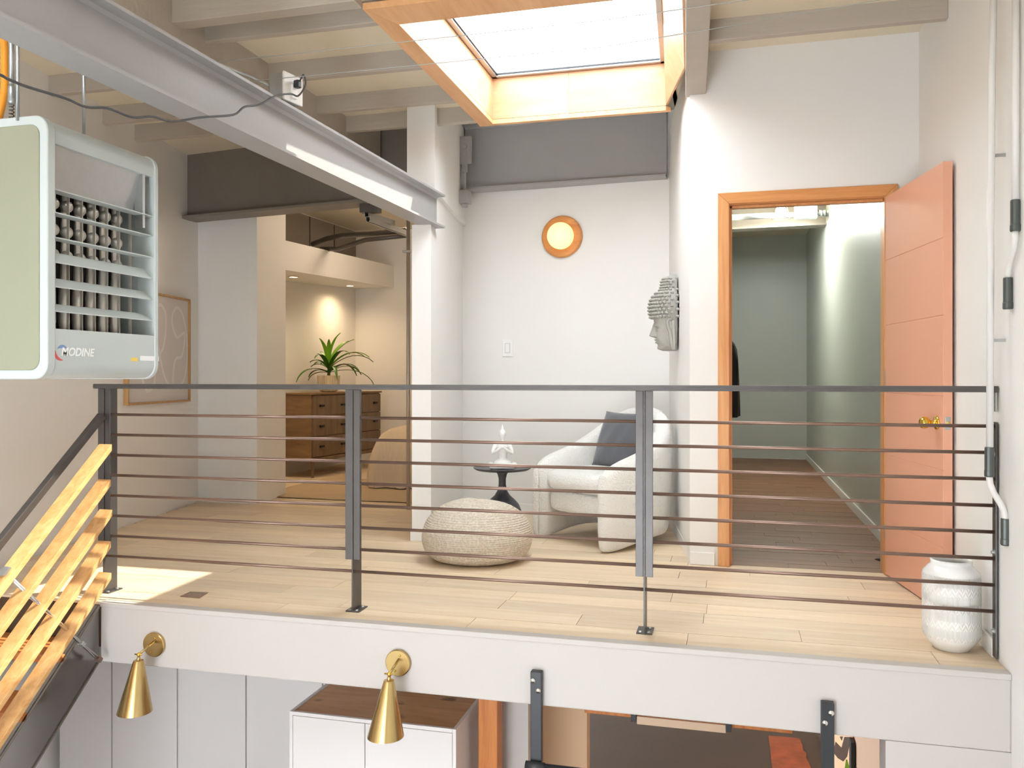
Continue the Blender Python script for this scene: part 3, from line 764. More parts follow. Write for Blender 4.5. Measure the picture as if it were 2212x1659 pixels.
# ================================================================== BEDROOM BEHIND THE WALL END
def bedroom():
    # picture on the left wall
    a, b = V(266, 876, LW0, LW1), V(403, 867, LW0, LW1)
    ztop = V(403, 647, LW0, LW1).z; zb = b.z
    d = Vector((b.x - a.x, b.y - a.y, 0)).normalized(); n = Vector((d.y, -d.x, 0))
    Lw = (Vector((b.x, b.y, 0)) - Vector((a.x, a.y, 0))).length
    t = thing('framed_picture', 'pale abstract print in a thin wooden frame on the left wall', 'picture', (a + b) / 2)
    A = Vector((a.x, a.y, zb)); H = ztop - zb; zv = Vector((0, 0, 1))
    fm = wood('oak_frame', '#a97f4c', '#c79c63', 'z', 8, .45, 0, 12)
    f = .016
    for c, hu, hz in ((A + zv * f / 2 + d * Lw / 2, Lw / 2, f / 2), (A + zv * (H - f / 2) + d * Lw / 2, Lw / 2, f / 2), (A + d * f / 2 + zv * H / 2, f / 2, H / 2 - f), (A + d * (Lw - f / 2) + zv * H / 2, f / 2, H / 2 - f)):
        MB().obox(c + n * .02, d * hu, n * .018, zv * hz).build('frame', fm, t, bevel=.002)
    cvs = MB().obox(A + d * Lw / 2 + zv * H / 2 + n * .012, d * (Lw / 2 - f), n * .008, zv * (H / 2 - f)).build('print', mat('print_paper', '#d5cec9', .6, var=.02), t)
    ml = mat('print_line', '#e4dfdb', .6)
    for loop in ([(.80, .12), (.93, .25), (.97, .55), (.9, .82), (.78, .9), (.70, .78), (.78, .62), (.92, .66), (.88, .45), (.76, .4), (.72, .2), (.8, .12)],
                 [(.2, .3), (.3, .12), (.42, .2), (.4, .5), (.28, .7), (.2, .55), (.35, .4), (.55, .5), (.6, .8), (.5, .9), (.42, .75), (.55, .3), (.66, .15)]):
        pts = []
        N = len(loop)
        for i in range(N - 1):
            p0, p1, p2, p3 = [Vector(loop[max(0, min(N - 1, i + k))]) for k in (-1, 0, 1, 2)]
            for s_ in range(6):
                x = s_ / 6
                q = .5 * ((2 * p1) + (p2 - p0) * x + (2 * p0 - 5 * p1 + 4 * p2 - p3) * x * x + (3 * p1 - p0 - 3 * p2 + p3) * x ** 3)
                pts.append(A + d * (Lw * q.x) + zv * (H * q.y) + n * .0195)
        mb = MB(); vs_ = []
        for i, p in enumerate(pts):
            tt = (pts[min(i + 1, len(pts) - 1)] - pts[max(0, i - 1)]).normalized(); sdv = tt.cross(n).normalized() * .013
            vs_ += [p - sdv, p + sdv]
        mb.add([v + n * .001 for v in vs_], [(2 * i, 2 * i + 1, 2 * i + 3, 2 * i + 2) for i in range(len(pts) - 1)])
        mb.build('painted_line', ml, cvs)
    # added lamp, unseen behind the wall end, to warm the bedroom
    q = Vector((-2.95, 7.9, 3.0))
    t = thing('added_ceiling_lamp', 'added round glass lamp hidden behind the wall end, warming the bedroom', 'ceiling lamp', q)
    MB().lathe([(.10, 0), (.10, -.03), (.001, -.03)], q, 28).build('added_lamp_canopy', 'brass', t, auto=30)
    MB().lathe([(.14, -.03), (.17, -.07), (.13, -.11), (.001, -.125)], q, 28).build('shade', mat('added_lamp_warm_glass', '#fff0d8', .3, emit=4, ecol='#ffd9a4'), t, smooth=True)
    light('added_ceiling_lamp_light', 'POINT', q + Vector((0, 0, -.2)), 22, (1, .84, .66), t, .12)
    # recessed lights in the bulkhead
    for px, py, tf, lab in ((634, 596, .12, 'recessed downlight in the bulkhead nearer the landing'), (756, 616, .62, 'recessed downlight in the bulkhead above the potted plant')):
        # on the underside plane of the bulkhead
        dz = (b1.z - b0.z)
        for it in range(60):
            zc = 6 + it * .1
            p = D(px, py, zc)
            f_ = (p.y - b0.y) / (b1.y - b0.y); hz = b0.z + dz * f_
            if p.z >= hz: break
        p.z = hz - .004
        t = thing('downlight', lab, 'downlight', p, 'bulkhead downlights')
        MB().lathe([(.055, .004), (.055, -.002), (.042, -.004), (.040, .003)], p, 24).build('trim_ring', 'white', t, smooth=True)
        MB().lathe([(.041, -.0025), (.041, .002)], p, 24).build('lens', mat('warm_lens', '#fff2d8', .4, emit=9, ecol='#ffdba0'), t)
        light('downlight_lamp', 'SPOT', p + Vector((0, 0, -.012)), 42, (1, .74, .44), t, .05, 160, 1.0, (0, 0, -1))
    # panels and pipes in the void above the bulkhead
    nd = (Vector((NC.x, NC.y)) - NB).normalized(); nn = Vector((nd.y, -nd.x))
    mp = mat('bare_steel_sheet', '#8d8379', .4, metal=.35, var=.1, vscale=3)
    t = thing('wall_sheeting', 'bare metal sheets lining the void above the bulkhead', 'metal sheets', (NB.x, NB.y, 2.4))
    Ln = (Vector((NC.x, NC.y)) - NB).length; ks = 6
    for k in range(ks):
        a = NB + nd * (Ln * k / ks + .012) + nn * .004; b = NB + nd * (Ln * (k + 1) / ks - .012) + nn * .004
        MB().wall(a, b, -.008, 2.40, 2.99).build('sheet', mp, t)
    MB().wall(NB + nn * .001, NB + nd * Ln + nn * .001, -.002, 2.40, 2.99).build('backing', 'dark', t)
    t = thing('conduit_pipes', 'grey conduit pipes bending through the void above the bulkhead', 'pipe', D(760, 520, 8.9))
    for pts, r in (([(878, 497, 8.2), (800, 505, 8.5), (740, 508, 8.8), (705, 516, 9.0), (676, 527, 9.2)], .028), ([(880, 508, 8.2), (790, 518, 8.4), (730, 538, 8.6), (694, 538, 9.0)], .024)):
        MB().tube([D(*p) for p in pts], r, 14).build('pipe', 'steel', t, smooth=True)
    # sliding door track under the dark beam
    t = thing('sliding_track', 'aluminium sliding door track under the dark beam', 'door track', D(790, 470, 6.55))
    for i, (pa, pb, hh) in enumerate((((792, 463), (848, 482), .016), ((795, 473), (884, 507), .016))):
        A = D(pa[0], pa[1], 6.55); B = D(pb[0], pb[1], 6.55); B = D(pb[0], pb[1], 6.55 * (A.z - CH) / (B.z - CH))
        dv = (B - A); u = dv.normalized(); sv = Vector((-u.y, u.x, 0)).normalized(); L = dv.length
        m_ = MB()
        for off, w_, h_ in ((-.018, .003, .018), (.018, .003, .018)):
            m_.obox((A + B) / 2 + sv * off, u * L / 2, sv * w_, (0, 0, h_))
        m_.obox((A + B) / 2 + Vector((0, 0, .018)), u * L / 2, sv * .021, (0, 0, .002))
        m_.obox((A + B) / 2 + Vector((0, 0, -.018)) + sv * .014, u * L / 2, sv * .006, (0, 0, .002)).obox((A + B) / 2 + Vector((0, 0, -.018)) - sv * .014, u * L / 2, sv * .006, (0, 0, .002))
        m_.build('rail', 'zinc', t)
    A = D(793, 468, 6.55)
    MB().box(A.x - .05, A.x + .1, A.y - .03, A.y + .05, A.z + .03, 2.44).build('mounting_block', 'steel', t)
    # standing pipe beside the wall end
    p = D(882, 700, 7.0)
    t = thing('standing_pipe', 'galvanised pipe rising beside the wall end', 'pipe', (p.x, p.y, 0))
    MB().tube([(p.x, p.y, 0), (p.x, p.y, 2.43)], .0165, 14).build('pipe', mat('pipe_wrapped', '#b5a796', .4, metal=.3, var=.15, vscale=12), t, smooth=True)
    for z in (2.13, 1.0):
        MB().box(p.x - .045, p.x + .02, p.y - .022, p.y + .022, z, z + .02).build('pipe_clamp', 'zinc', t, bevel=.003)
    # dresser
    Fl = G(676, 1034); Fr = D(823, 960, 10.45); Fr.z = 0
    u = Vector((Fr.x - Fl.x, Fr.y - Fl.y, 0)); L = u.length; u.normalize(); n = Vector((-u.y, u.x, 0))   # n: back of the dresser
    dw = .45; zt = .925; zb = .20
    t = thing('dresser', 'walnut dresser with six drawers and dark pulls in the lit niche', 'dresser', (Fl + Fr) / 2 + n * dw / 2)
    wv = wood('walnut', '#75593f', '#987753', 'x', 6, .45, .05, 8); wd = wood('walnut_dark', '#665240', '#846c54', 'z', 6, .45, .05, 8)
    def bxx(a0, a1, n0, n1, z0, z1):
        return MB().obox(Fl + u * (a0 + a1) / 2 + n * (n0 + n1) / 2 + Vector((0, 0, (z0 + z1) / 2)), u * (a1 - a0) / 2, n * (n1 - n0) / 2, (0, 0, (z1 - z0) / 2))
    bxx(0, L, .02, dw, zb, zt - .02).build('carcass', wv, t, bevel=.003)
    bxx(-.008, L + .008, -.008, dw, zt - .02, zt).build('top', wv, t, bevel=.003)
    bxx(.0, L, -.004, .02, zb - .02, zb + .02).build('base_rail', wd, t, bevel=.002)
    for a, q in ((.05, .04), (L - .05, .04), (.05, dw - .05), (L - .05, dw - .05)):
        c = Fl + u * a + n * q
        MB().lathe([(.016, 0), (.026, zb - .02)], (c.x, c.y, 0), 4).build('leg', wd, t, bevel=.002)
    rh = (zt - .03 - zb - .025) / 3
    mk = mat('dark_pull', '#2a2420', .4, metal=.5)
    for r_ in range(3):
        for c_ in range(2):
            a0 = .012 + c_ * (L - .012) / 2; a1 = a0 + (L - .024) / 2 - .008; z0 = zb + .025 + r_ * rh
            dr = bxx(a0, a1, -.002, .02, z0 + .005, z0 + rh - .005).build('drawer', wd, t, bevel=.002)
            for f_ in (.2, .8):
                c = Fl + u * lerp(a0, a1, f_) - n * .014 + Vector((0, 0, z0 + rh * .5))
                MB().obox(c, u * .035, n * .012, (0, 0, .011)).build('pull', mk, dr, bevel=.003)
    # potted plant on the dresser
    pc = D(763, 826, 9.62); 
    q = (Vector((pc.x, pc.y, 0)) - Fl); av = q.dot(u); pc = Fl + u * av + n * .20; pc.z = zt
    pr = ray(763); zc = (pc.x * CT * 0 + pc.y) / pr.y
    t = thing('potted_plant', 'leafy green dracaena in a ribbed cream pot on the dresser', 'plant', pc)
    mb = MB(); N = 56; prof = [(.075, 0), (.10, .015), (.118, .06), (.126, .12), (.128, .19), (.121, .19), (.118, .15)]
    vs_ = []
    for j, (r, z) in enumerate(prof):
        for k in range(N):
            a = 2 * math.pi * k / N; rr = r * (1 + (.028 if k % 2 else -.028) * (1 if 0 < j < 5 else 0))
            vs_.append(pc + Vector((rr * math.cos(a), rr * math.sin(a), z)))
    mb.add(vs_, [(i * N + k, i * N + (k + 1) % N, (i + 1) * N + (k + 1) % N, (i + 1) * N + k) for i in range(len(prof) - 1) for k in range(N)])
    mpt = bpy.data.materials.new('ribbed_pot'); mpt.use_nodes = True
    mpt.node_tree.nodes['Principled BSDF'].inputs['Base Color'].default_value = lin('#e0cfb2')
    mpt.node_tree.nodes['Principled BSDF'].inputs['Roughness'].default_value = .6
    mb.build('pot', mpt, t)
    MB().lathe([(.118, .165), (.001, .175)], pc, 24, cap=False).build('soil', mat('soil', '#4a3626', .9), t)
    MB().tube([pc + Vector((0, 0, .16)), pc + Vector((.005, 0, .30))], [.02, .016], 10).build('stem', mat('stem', '#7d8a3c', .6), t, smooth=True)
    lm = mat('leaf_light', '#7fb52c', .4, var=.2, vscale=9); ld = mat('leaf_dark', '#3f6a22', .4, var=.25, vscale=9)
    rnd = random.Random(3)
    lv = []
    for k in range(8): lv.append((k * 2.4 + .4, rnd.uniform(58, 84), rnd.uniform(.36, .5), .9, lm, .30))
    for k in range(10): lv.append((k * 2.4, rnd.uniform(32, 55), rnd.uniform(.46, .6), 1.6, lm if k % 3 == 0 else ld, .26))
    for k in range(9): lv.append((k * 2.4 + 1.1, rnd.uniform(5, 30), rnd.uniform(.5, .66), 1.5, ld, .22))
    for az, el, LL, droop, m_, z0 in lv:
        hd = Vector((math.cos(az), math.sin(az), 0)); LL *= (.5 if hd.dot(n) > .35 else 1); sd_ = Vector((-hd.y, hd.x, 0)); N = 9
        vs_ = []; p = pc + Vector((0, 0, z0)); e = math.radians(el)
        for i in range(N + 1):
            f_ = i / N; wv_ = (.030 * math.sin(math.pi * min(1, f_ * .86 + .12)) ** .8 + .002) * (1 - .2 * f_)
            up = Vector((-hd.x * math.sin(e), -hd.y * math.sin(e), math.cos(e)))
            vs_ += [p - sd_ * wv_ + up * .008, p.copy(), p + sd_ * wv_ + up * .008]
            p = p + (hd * math.cos(e) + Vector((0, 0, math.sin(e)))) * LL / N
            e -= droop * (.35 + 1.3 * f_) / N * 1.15
        fs = []
        for i in range(N):
            fs += [(3 * i, 3 * i + 1, 3 * i + 4, 3 * i + 3), (3 * i + 1, 3 * i + 2, 3 * i + 5, 3 * i + 4)]
        MB().add(vs_, fs).build('leaf', m_, t, smooth=True)
    # socket behind the plant
    p = V(712, 765, NB, (NC.x, NC.y)); nn3 = Vector((nn.x, nn.y, 0)); nd3 = Vector((nd.x, nd.y, 0))
    t = thing('wall_socket', 'cream wall socket in the niche behind the plant', 'socket', p + nn3 * .004)
    pl = MB().obox(p + nn3 * .004, nd3 * .038, nn3 * .003, (0, 0, .06)).build('plate', 'white', t, bevel=.002)
    for dz in (-.022, .022): MB().obox(p + nn3 * .008 + Vector((0, 0, dz)), nd3 * .016, nn3 * .002, (0, 0, .015)).build('outlet', 'conduit', pl, bevel=.002)
    # rug
    A, B = G(584, 1075), G(892, 1088)
    e = Vector((B.x - A.x, B.y - A.y, 0)).normalized(); bk = Vector((-e.y, e.x, 0))
    N = 24; mb = MB(); vs_ = []
    rows = []
    for j in range(N + 1):
        for i in range(N + 1):
            f_, g_ = i / N, j / N
            p = A + e * (f_ * 1.42) + bk * (g_ * 1.45) - e * (.24 * g_ * f_)
            z = .006 + .002 * math.sin(f_ * 9) * math.cos(g_ * 7) + (.05 * max(0, 1 - f_ / .08) ** 2 * min(1, g_ * 5))
            vs_.append(Vector((p.x, p.y, z)))
    mb.add(vs_, [(j * (N + 1) + i, j * (N + 1) + i + 1, (j + 1) * (N + 1) + i + 1, (j + 1) * (N + 1) + i) for j in range(N) for i in range(N)])
    o = mb.build('area_rug', mat('beige_rug', '#bfa788', .95, bump=.4, bscale=60, var=.12, vscale=5), label='flat beige woven rug on the bedroom floor', cat='rug', smooth=True)
    q = o.modifiers.new('thick', 'SOLIDIFY'); q.thickness = .005; q.offset = 1
    # bed with a bedspread hanging to the floor
    C0 = G(800, 1058); C0.z = 0
    t = thing('bed', 'bed with a striped tan bedspread falling to the rug', 'bed', C0 + Vector((.6, .8, 0)))
    e = Vector((.988, .155, 0)); bk = Vector((-.155, .988, 0)); Wd, Ln = .62, 1.7; hz = .60
    # spread: ring sections from hem to top
    N = 120; mb = MB(); vs_ = []
    def rect(f):      # rounded rectangle outline, f 0..1
        per = 2 * (Wd + Ln); s_ = f * per
        if s_ < Wd: return Vector((s_, 0)), Vector((0, -1))
        s_ -= Wd
        if s_ < Ln: return Vector((Wd, s_)), Vector((1, 0))
        s_ -= Ln
        if s_ < Wd: return Vector((Wd - s_, Ln)), Vector((0, 1))
        s_ -= Wd
        return Vector((0, Ln - s_)), Vector((-1, 0))
    levels = [(0.02, .05), (.12, .055), (.25, .045), (.36, .02), (.46, -.02), (.53, -.08), (.575, -.17), (.60, -.30)]
    cen = Vector((Wd / 2, Ln / 2))
    for li, (z, off) in enumerate(levels):
        for k in range(N):
            p, nv = rect(k / N)
            toc = (p - cen); 
            rr = 1 - .10 * (abs(toc.x) / (Wd / 2)) ** 6 * (abs(toc.y) / (Ln / 2)) ** 6
            p = cen + toc * rr
            fold = (.042 * math.sin(k * .95) + .024 * math.sin(k * 2.3 + 1)) * max(0, 1 - li / 5)
            off_ = off + fold
            dirv = (p - cen); dirv = Vector((dirv.x / (Wd / 2), dirv.y / (Ln / 2))); dirv = dirv.normalized()
            p = p + dirv * off_
            w_ = C0 + e * (p.x - .02) + bk * (p.y + .05); vs_.append(Vector((w_.x, w_.y, z)))
    fs = [(i * N + k, i * N + (k + 1) % N, (i + 1) * N + (k + 1) % N, (i + 1) * N + k) for i in range(len(levels) - 1) for k in range(N)]
    fs.append(tuple((len(levels) - 1) * N + k for k in range(N)))
    mb.add(vs_, fs)
    ms = mat('tan_bedspread', '#dfc9ab', .85, bump=.5, bscale=60, stretch=(1, 1, .04), var=.10, vscale=40)
    mb.build('bedspread', ms, t, smooth=True)
    MB().obox(C0 + e * Wd / 2 + bk * (Ln / 2 + .05) + Vector((0, 0, .28)), e * (Wd / 2 - .1), bk * (Ln / 2 - .1), (0, 0, .2)).build('mattress', 'white', t, bevel=.04)
bedroom()

# ================================================================== READING NOOK
def superell(c, ax, ay, az, e1=.35, e2=.35, n=28, m=16):
    """rounded box: centre and three half vectors"""
    mb = MB(); vs_ = []
    def sg(v, e): return math.copysign(abs(v) ** e, v)
    for j in range(m + 1):
        ph = -math.pi / 2 + math.pi * j / m
        for k in range(n):
            a = 2 * math.pi * k / n
            r = sg(max(math.cos(ph), 0), e1)
            vs_.append(Vector(c) + Vector(ax) * r * sg(math.cos(a), e2) + Vector(ay) * r * sg(math.sin(a), e2) + Vector(az) * sg(math.sin(ph), e1))
    mb.add(vs_, [(j * n + k, j * n + (k + 1) % n, (j + 1) * n + (k + 1) % n, (j + 1) * n + k) for j in range(m) for k in range(n)])
    return mb
def nook():
    # ---- armchair
    f = Vector((-.595, -.804, 0)).normalized(); r = Vector((-f.y, f.x, 0)) * -1
    r = Vector((f.y, -f.x, 0)); c = Vector((-.80, 5.72, 0)); zv = Vector((0, 0, 1))
    def L(x, y, z): return c + r * x + f * y + zv * z
    t = thing('armchair', 'rounded white boucle armchair in the corner of the nook', 'armchair', c)
    boucle = mat('white_boucle', '#efece6', .95, bump=.9, bscale=90, sheen=.3, var=.03, vscale=30)
    half = [(.315, .36, .50, .0, .055), (.325, .30, .555, .0, .064), (.335, .16, .59, .025, .070), (.335, .0, .635, .05, .070), (.31, -.14, .72, .05, .072), (.25, -.245, .82, .04, .074), (.14, -.315, .885, .03, .074)]
    path = half + [(0, -.335, .90, .03, .074)] + [(-p[0], *p[1:]) for p in half[::-1]]
    n = len(path); vs_ = []; K = 14
    for i, (x, y, zt, zb, th) in enumerate(path):
        a, b = path[max(i - 1, 0)], path[min(i + 1, n - 1)]
        tx, ty = b[0] - a[0], b[1] - a[1]; l = math.hypot(tx, ty); nx, ny = -ty / l, tx / l
        mid = (zt + zb) / 2; hh = (zt - zb) / 2; lean = .05 * max(0, (.2 - y)) 
        for k in range(K):
            an = 2 * math.pi * k / K
            ca, sa = math.cos(an), math.sin(an)
            o_ = math.copysign(abs(ca) ** .55, ca) * th * (1 - .18 * max(0, -sa)); z = mid + math.copysign(abs(sa) ** .35, sa) * hh
            fr = (z - zb) / (zt - zb)
            sh = -lean * fr * (1 if ny > -2 else 0)
            vs_.append(L(x + nx * o_, y + ny * o_ + sh, z))
    fs = [(i * K + k, i * K + (k + 1) % K, (i + 1) * K + (k + 1) % K, (i + 1) * K + k) for i in range(n - 1) for k in range(K)]
    mb = MB().add(vs_, fs)
    for i, sg in ((0, 1), (n - 1, -1)):        # rounded fronts of the arms
        x, y, zt, zb, th = path[i]
        k0 = len(mb.v); ring = []
        for q, (sc, dy) in enumerate(((.82, .028), (.45, .045))):
            for k in range(K):
                an = 2 * math.pi * k / K; ca, sa = math.cos(an), math.sin(an)
                o_ = math.copysign(abs(ca) ** .55, ca) * th * sc * (1 - .18 * max(0, -sa)); z = (zt + zb) / 2 + math.copysign(abs(sa) ** .35, sa) * (zt - zb) / 2 * (1 - (1 - sc) * .16)
                mb.v.append(L(x + sg * o_ * (1), y + dy, max(z, .004)))
        b0_ = 0 if i == 0 else (n - 1) * K
        def idx(q, k):
            k %= K
            if sg < 0: return k0 + q * K + k
            return k0 + q * K + k
        for k in range(K):
            kk = (k + 1) % K
            mir = (lambda j: (K // 2 - j) % K)
            A_ = (lambda j: b0_ + j) if True else None
            # front ring uses the same angular order as its section
            m0, m1 = (k, kk)
            if sg > 0: m0, m1 = mir(k), mir(kk)
            mb.f.append((b0_ + k, b0_ + kk, k0 + m1, k0 + m0)); mb.f.append((k0 + m0, k0 + m1, k0 + K + m1, k0 + K + m0))
        mb.f.append(tuple(k0 + K + k for k in range(K)))
    mb.build('shell', boucle, t, smooth=True, sub=1)
    superell(L(0, .07, .41), r * .28, f * .32, zv * .078, .5, .38).build('seat_cushion', boucle, t, smooth=True)
    superell(L(0, .05, .27), r * .275, f * .30, zv * .082, .4, .3).build('seat_base', boucle, t, smooth=True)
    # ---- cushion
    up = (zv * .93 - f * .36).normalized(); nn = r.cross(up).normalized(); nn = nn if nn.dot(f) > 0 else -nn
    pc = L(.0, -.10, .665); N = 18; mb = MB()
    for s_ in (1, -1):
        vs_ = []
        for j in range(N + 1):
            for i in range(N + 1):
                a, b = i / N * 2 - 1, j / N * 2 - 1
                pin = 1 - .06 * (1 - abs(a) ** 2) * abs(b) ** 3 - .0
                pin2 = 1 - .06 * (1 - abs(b) ** 2) * abs(a) ** 3
                th = .068 * (max(0, (1 - a * a) * (1 - b * b))) ** .42
                wr = .004 * math.sin(a * 9 + b * 4) * (1 - abs(b)) + .006 * math.sin(a * 23) * max(0, -b - .55)
                vs_.append(pc + r * (a * .205 * pin2) + up * (b * .205 * pin) + nn * (s_ * (th + wr * (1 if th > .01 else 0))))
        mb.add(vs_, [(j * (N + 1) + i, j * (N + 1) + i + 1, (j + 1) * (N + 1) + i + 1, (j + 1) * (N + 1) + i) for j in range(N) for i in range(N)])
    mb.build('cushion', mat('charcoal_velvet', '#55565c', .8, bump=.15, bscale=40, sheen=.5, var=.12, vscale=10), label='charcoal grey velvet cushion leaning on the white armchair', cat='cushion', smooth=True)
    # ---- pouf
    p = D(1031, 1200, 5.10); p.z = 0; N = 96; vs_ = []
    prof = [(.02, .0), (.19, .0), (.265, .012), (.315, .055), (.336, .115), (.332, .18), (.305, .245), (.25, .30), (.17, .338), (.08, .356), (.004, .358)]
    for rr, z in prof:
        for k in range(N):
            a = 2 * math.pi * k / N
            q = rr * (1 + .012 * math.cos(3 * a + 1) - .014 * abs(math.sin(4 * a)) ** .3 * (1 if .02 < z < .34 else 0) + .014)
            vs_.append(p + Vector((q * math.cos(a), q * math.sin(a), z + .008 * math.cos(2 * a + .6) * (z / .36))))
    mk = bpy.data.materials.new('knitted_wool'); mk.use_nodes = True; nt = mk.node_tree; b = nt.nodes['Principled BSDF']
    b.inputs['Roughness'].default_value = .95; b.inputs['Base Color'].default_value = lin('#cfc0a6')
    tc = nt.nodes.new('ShaderNodeTexCoord'); w1 = nt.nodes.new('ShaderNodeTexWave'); w1.bands_direction = 'Z'; w1.inputs['Scale'].default_value = 26; w1.inputs['Distortion'].default_value = 1.5; w1.inputs['Detail Scale'].default_value = 6
    w2 = nt.nodes.new('ShaderNodeTexVoronoi'); w2.inputs['Scale'].default_value = 75
    nt.links.new(tc.outputs['Object'], w1.inputs[0]); nt.links.new(tc.outputs['Object'], w2.inputs[0])
    ad = nt.nodes.new('ShaderNodeMath'); ad.operation = 'ADD'; nt.links.new(w1.outputs[1], ad.inputs[0]); nt.links.new(w2.outputs[0], ad.inputs[1])
    bp = nt.nodes.new('ShaderNodeBump'); bp.inputs['Strength'].default_value = .8; bp.inputs['Distance'].default_value = .006
    nt.links.new(ad.outputs[0], bp.inputs['Height']); nt.links.new(bp.outputs[0], b.inputs['Normal'])
    cr = nt.nodes.new('ShaderNodeValToRGB'); cr.color_ramp.elements[0].color = lin('#cdbfa8'); cr.color_ramp.elements[1].color = lin('#ece2d2')
    nt.links.new(w2.outputs[0], cr.inputs[0]); nt.links.new(cr.outputs[0], b.inputs['Base Color'])
    MB().add(vs_, [(i * N + k, i * N + (k + 1) % N, (i + 1) * N + (k + 1) % N, (i + 1) * N + k) for i in range(len(prof) - 1) for k in range(N)]
             + [tuple(range(N - 1, -1, -1)), tuple((len(prof) - 1) * N + k for k in range(N))]).build('pouf', mk, label='round knitted beige pouf on the landing floor', cat='pouf', smooth=True, sub=1)
    # ---- side table
    p = D(1085, 1012, 6.05); ht = p.z
    t = thing('side_table', 'small dark metal pedestal table beside the armchair', 'side table', (p.x, p.y, 0))
    tm = mat('gunmetal', '#55565c', .35, metal=.6, var=.08, vscale=12); b_ = (p.x, p.y, 0)
    MB().lathe([(.03, ht - .012), (.185, ht - .010), (.205, ht + .002), (.208, ht + .008), (.203, ht + .009), (.19, ht + .001), (.01, ht)], b_, 48).build('tray_top', tm, t, smooth=True)
    MB().lathe([(.075, 0), (.115, .03), (.138, .09), (.138, .14), (.118, .19), (.085, .225), (.056, .25), (.035, .285), (.026, .33), (.026, .37), (.034, .40), (.05, ht - .012)], b_, 40).build('pedestal', tm, t, smooth=True)
    # ---- meditating figurine
    q = Vector((p.x, p.y, ht + .002)) + Vector((.012, -.04, 0))
    fx = Vector((CT, ST, 0)); fy = Vector((ST, -CT, 0))          # faces the camera
    def Q(x, y, z): return q + fx * x + fy * y + Vector((0, 0, z))
    mb = MB()
    k0 = 0
    def blob(cn, ax, ay, az):
        mm = superell(cn, fx * ax, fy * ay, Vector((0, 0, az)), 1, 1, 16, 10); mb.add(mm.v, mm.f)
    blob(Q(0, 0, .022), .088, .062, .022); blob(Q(0, -.005, .045), .06, .045, .03)
    mb.tube([Q(-.085, -.005, .026), Q(-.075, .04, .022), Q(-.02, .058, .022), Q(.045, .045, .024)], [.024, .022, .019, .014], 12)
    mb.tube([Q(.085, -.005, .026), Q(.075, .035, .02), Q(.02, .048, .02), Q(-.045, .04, .024)], [.024, .022, .018, .013], 12)
    mb.tube([Q(0, -.005, .03), Q(0, -.003, .08), Q(0, -.002, .115), Q(0, -.004, .155), Q(0, -.006, .185)], [.042, .029, .031, .040, .026], 16)
    blob(Q(0, -.006, .172), .052, .026, .022)
    mb.tube([Q(0, -.006, .18), Q(0, -.006, .215)], [.015, .012], 12)
    blob(Q(0, 0, .248), .026, .028, .036); blob(Q(0, -.002, .29), .011, .011, .014); mb.tube([Q(0, -.002, .295), Q(0, -.002, .318)], [.008, .002], 10)
    for s_ in (1, -1):
        mb.tube([Q(.048 * s_, -.006, .172), Q(.066 * s_, .008, .135), Q(.068 * s_, .02, .112), Q(.035 * s_, .045, .135), Q(.006 * s_, .058, .158), Q(.003 * s_, .056, .185)], [.016, .014, .013, .011, .0095, .006], 12)
    mb.build('figurine', mat('white_ceramic', '#f3f1ee', .4), label='white ceramic figurine seated in meditation on the dark table', cat='figurine', smooth=True, remesh=.0035)
    # ---- wall lamp
    p = V(1215, 512, CN, CS); d = Vector((CS.x - CN.x, CS.y - CN.y, 0)).normalized(); nv = Vector((-d.y, d.x, 0)); nv = nv if nv.y < 0 else -nv
    t = thing('wall_lamp', 'round wooden wall lamp with a glowing white globe', 'wall lamp', p)
    MB().lathe([(.160, .0), (.168, .012), (.164, .03), (.152, .036), (.10, .026), (.01, .026)], p, 48, nv).build('backplate', wood('lamp_wood', '#c8793a', '#e6a15d', 'x', 8, .4, 0, 8), t, smooth=True)
    MB().ball(p + nv * .06, .106, 32, 20).build('globe', mat('lamp_globe', '#e6d3a2', .3, emit=1.0, ecol='#ffe2a0'), t, smooth=True)
    # ---- light switch
    p = V(1097, 752, CN, CS)
    t = thing('light_switch', 'white rocker light switch on the nook wall', 'switch', p)
    pl = MB().obox(p + nv * .004, d * .046, nv * .004, (0, 0, .069)).build('plate', 'white', t, bevel=.003)
    MB().obox(p + nv * .0095, d * .019, nv * .002, (0, 0, .036)).build('rocker', 'white', pl, bevel=.002)
    MB().obox(p + nv * .0085, d * .0215, nv * .0005, (0, 0, .0385)).build('rocker_gap', 'beam', pl)
    # ---- carved head on the angled wall
    p = V(1465, 757, CN, CF); w_ = (CF - CN).normalized(); w3 = Vector((w_.x, w_.y, 0)); n3 = Vector((-w_.y, w_.x, 0)); n3 = n3 if n3.x < 0 else -n3
    p = p - w3 * .10 + n3 * .004
    t = thing('carved_head', 'grey carved stone head with curled hair mounted on the nook wall', 'wall sculpture', p)
    stone = mat('grey_carved_stone', '#aaa79f', .75, bump=.35, bscale=50, var=.12, vscale=14)
    prof = [(0, .09, .045), (.012, .116, .06), (.03, .118, .075), (.06, .126, .086), (.10, .132, .093), (.14, .138, .098), (.18, .146, .100), (.205, .15, .101), (.218, .152, .102), (.222, .166, .107), (.26, .176, .112), (.30, .178, .112), (.34, .168, .106), (.375, .148, .094), (.405, .116, .074), (.42, .102, .064), (.445, .098, .060), (.47, .096, .056), (.492, .082, .046), (.508, .056, .032), (.516, .02, .01)]
    def interp(h, k):
        for a, b in zip(prof, prof[1:]):
            if a[0] <= h <= b[0]: return lerp(a[k], b[k], (h - a[0]) / (b[0] - a[0]))
        return prof[-1][k]
    hs = [i * .516 / 86 for i in range(87)]; K = 41; vs_ = []
